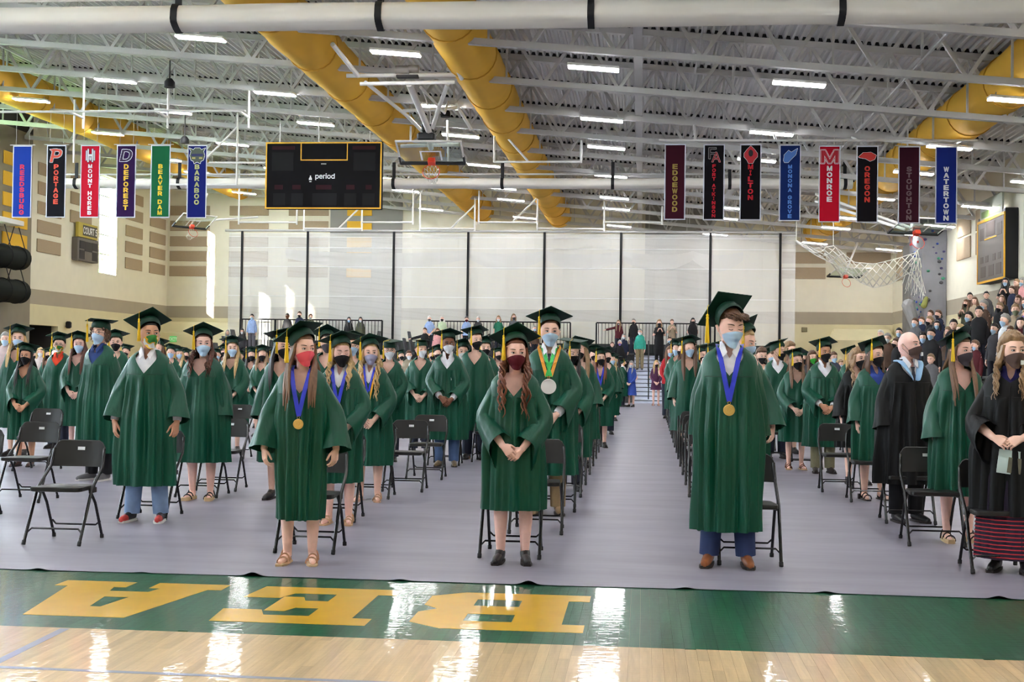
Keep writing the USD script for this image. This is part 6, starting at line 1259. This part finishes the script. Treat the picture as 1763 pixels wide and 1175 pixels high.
back(803, 550, 'man in floral shirt beside the bald man at the middle rail', 5, 'short', 'dark', 'maroon', 'light blue', True, 0.1, extra='short_sleeve')
back(823, 550, 'bald man in black zip jacket at the middle rail', 5, 'short', 'white', 'white', 'charcoal', True, 0.0)
back(858, 549, 'woman in green polo shirt at the middle rail', 5, 'bob', 'sandy', 'white', 'green', False, 0.0, extra='short_sleeve')
back(884, 546, 'person with bushy fair hair in grey striped sweater at the middle rail', 5, 'bob', 'sandy', 'grey', 'grey', False, 0.4)
back(920, 566, 'person in brown jacket behind the cap of the medal wearer', 4, 'short', 'grey', 'blue', 'brown', True, 0.3)
back(842, 581, 'dark haired person low between the middle graduates', 2, 'short', 'dark', 'black', 'charcoal', True, 0.0)
back(1065, 556, 'blonde woman in maroon coat with arm out to the stair end panel', 5, 'long', 'sandy', 'brown', 'maroon', False, -0.2, poseL='out')
back(1091, 554, 'man in black coat with black mask beside the maroon coat', 5, 'short', 'grey', 'black', 'black', True, -0.2)
back(1102, 572, 'grey haired man in teal pullover and khakis standing on the stair', 3, 'short', 'grey', 'white', 'teal', True, -0.1, legc=(150, 134, 104), hem=0.9)
back(1074, 580, 'woman in blue striped top below the maroon coat', 3, 'bob', 'grey', 'white', 'navy', False, 0.0)
back(1067, 591, 'white haired person in blue mask below the striped top', 2, 'short', 'white', 'purple', 'black', False, 0.0)
back(1054, 594, 'brown haired young man in dark jacket left of the white haired person', 2, 'short', 'brown', None, 'charcoal', True, 0.1)
back(1135, 556, 'woman in long black coat holding a phone up at the stair', 4, 'bob', 'sandy', 'black', 'black', False, 0.1, pose='phone', hem=0.35, legc=(20, 20, 22))
back(1157, 555, 'man in tan shirt filming with a phone at the right rail', 5, 'short', 'brown', None, 'tan', True, 0.1, pose='phone')
back(1193, 553, 'woman in dark coat with bushy hood at the right rail', 5, 'bob', 'black', 'black', 'black', False, 0.2, pose='clasp', hem=0.6)
back(1153, 586, 'man in black jacket and blue mask below the man filming', 2, 'short', 'brown', 'blue', 'charcoal', True, 0.0)
back(1179, 587, 'person with dark red hair low on the right bleacher section', 3, 'bob', 'auburn', None, 'brown', False, 0.0)
back(1197, 598, 'person in white mask low behind the aisle graduates', 1, 'short', 'brown', 'white', 'grey', True, 0.0)
G(703, 612, 56, 'man in tan jacket and white mask standing in the middle gap', cap=False, male=True, hair='short', hairc='brown', mask='white', wear='top', color=(150, 140, 120), hem=0.8, legs=True)
G(6, 583, 78, 'grey haired man in blue mask and pale shirt at the far left edge', cap=False, male=True, hair='short', hairc='grey', mask='blue', wear='top', color=(190, 170, 168), hem=0.85, legs=True)
G(67, 607, 60, 'woman in white and red top standing in sunlight at the left', cap=False, hair='bob', hairc='blond', mask='white', wear='top', color=(214, 200, 196), hem=0.85, legs=True)
# right bleachers: eye pixel, hair, mask, top
RS = [(1727, 486, 'long', 'black', 'blue', 'black', 0, 'phone'), (1746, 488, 'short', 'sandy', None, 'brown', 1, 'side'), (1757, 486, 'bob', 'grey', 'blue', 'pink', 0, 'side'), (1738, 500, 'short', 'brown', None, 'navy', 1, 'side'), (1694, 509, 'short', 'black', None, 'grey', 1, 'side'), (1666, 511, 'short', 'black', None, 'brown', 1, 'side'),
      (1659, 523, 'long', 'light_brown', 'black', 'olive', 0, 'phone'), (1674, 519, 'bob', 'light_brown', None, 'tan', 0, 'side'), (1689, 526, 'short', 'grey', 'blue', 'brown', 1, 'side'), (1716, 530, 'short', 'sandy', 'black', 'black', 1, 'side'), (1720, 516, 'bob', 'light_brown', None, 'charcoal', 0, 'side'), (1742, 534, 'short', 'sandy', 'olive', 'tan', 1, 'side'), (1759, 522, 'bob', 'auburn', 'blue', 'grey', 0, 'side'), (1748, 517, 'bob', 'brown', None, 'grey', 0, 'side'), (1760, 543, 'bob', 'sandy', 'purple', 'light blue', 0, 'side'),
      (1724, 552, 'short', 'grey', 'blue', 'white', 1, 'side'), (1663, 546, 'short', 'dark', 'blue', 'black', 1, 'clasp'), (1680, 538, 'short', 'dark', None, 'black', 1, 'side'), (1750, 557, 'long', 'dark', None, 'maroon', 0, 'side'), (1706, 567, 'short', 'dark', 'blue', 'charcoal', 1, 'side'), (1608, 560, 'bob', 'dark', 'blue', 'navy', 0, 'side'), (1611, 542, 'short', 'brown', 'grey', 'navy', 1, 'side'), (1596, 553, 'short', 'sandy', 'black', 'black', 1, 'side'), (1583, 553, 'short', 'light_brown', 'blue', 'navy', 1, 'side'), (1598, 541, 'short', 'brown', None, 'charcoal', 1, 'side'), (1597, 576, 'short', 'black', 'blue', 'black', 1, 'side'),
      (1583, 582, 'bob', 'dark', 'blue', 'navy', 0, 'side'), (1543, 573, 'short', 'black', 'blue', 'charcoal', 1, 'side'), (1512, 576, 'short', 'white', None, 'olive', 1, 'phone'), (1538, 591, 'short', 'brown', 'black', 'black', 1, 'side'), (1627, 572, 'bob', 'sandy', None, 'brown', 0, 'side'), (1648, 568, 'bob', 'blond', None, 'tan', 0, 'side'), (1596, 619, 'short', 'sandy', None, 'grey', 1, 'side'), (1672, 612, 'short', 'light_brown', 'blue', 'maroon', 1, 'side'), (1571, 556, 'short', 'brown', 'blue', 'grey', 1, 'side'), (1636, 560, 'short', 'dark', None, 'black', 1, 'phone'), (1733, 572, 'long', 'brown', 'blue', 'navy', 0, 'side'), (1650, 585, 'short', 'brown', 'blue', 'red', 1, 'side'), (1523, 583, 'short', 'grey', 'white', 'brown', 1, 'side')]
HWD = {'black': 'black', 'dark': 'dark', 'brown': 'brown', 'sandy': 'fair', 'grey': 'grey', 'light_brown': 'light brown', 'auburn': 'reddish', 'blond': 'blonde', 'white': 'white'}
ORD = ['leftmost', 'second from left', 'third from left', 'fourth from left', 'fifth from left', 'sixth from left', 'seventh from left']
RS.sort(key=lambda q: q[0]); seenl = {}
alls = [(HWD[q[3]], q[5], q[4]) for q in RS]
for k, (px, py, hs_, hc_, mk, top, male, po) in enumerate(RS):
    best = None
    for i, (x, z) in enumerate(RR):
        p = at_x(px, py, x + 0.22)
        if not 27.3 < p[1] < 51.7: continue
        H = (p[2] - z) / 0.936
        if best is None or abs(H - (1.74 if male else 1.64)) < abs(best[2] - (1.74 if male else 1.64)): best = (p, z, H)
    p, z, H = best if best else (at_x(px, py, 5.0), 0.006, 1.7)
    key = (hc_, mk, top, male)
    who = ('man' if male else 'woman'); mw = f'{mk} mask' if mk else 'no mask seen'
    lab = f'{HWD[hc_]} haired {who}, {top} top, {mw}, right bleachers, {"high" if py < 530 else "midway" if py < 560 else "low"}'
    n = seenl.get(lab, 0); seenl[lab] = n + 1
    if n: lab = lab.replace('right bleachers,', 'right bleachers, farther right,')
    spectator(p + V(0.08, 0, 0), z, float(np.clip(H, 1.45, 1.95)), lab, hs_, hc_, mk, top, bool(male), -0.75 + 0.5 * math.sin(k * 2.4), pose=po)
# what the people hold
p = at_d(1740, 800, FPX / 240)
pg = thing('program', 'printed program with a pale cover held by the woman at the right edge', 'booklet', p + V(0.02, -0.12, 0), -0.2)
obj('cover', xf(bbox(-0.14, -0.004, -0.07, 0.14, 0.004, 0.10, 0.001), ry(0.12)), mat('program_paper', (196, 214, 212), 0.4), pg)
obj('cover_picture', xf(box(-0.07, -0.006, -0.06, 0.12, -0.004, 0.05), ry(0.12)), mat('program_picture', (104, 100, 82), 0.4, vary=0.4, scale=16), pg)
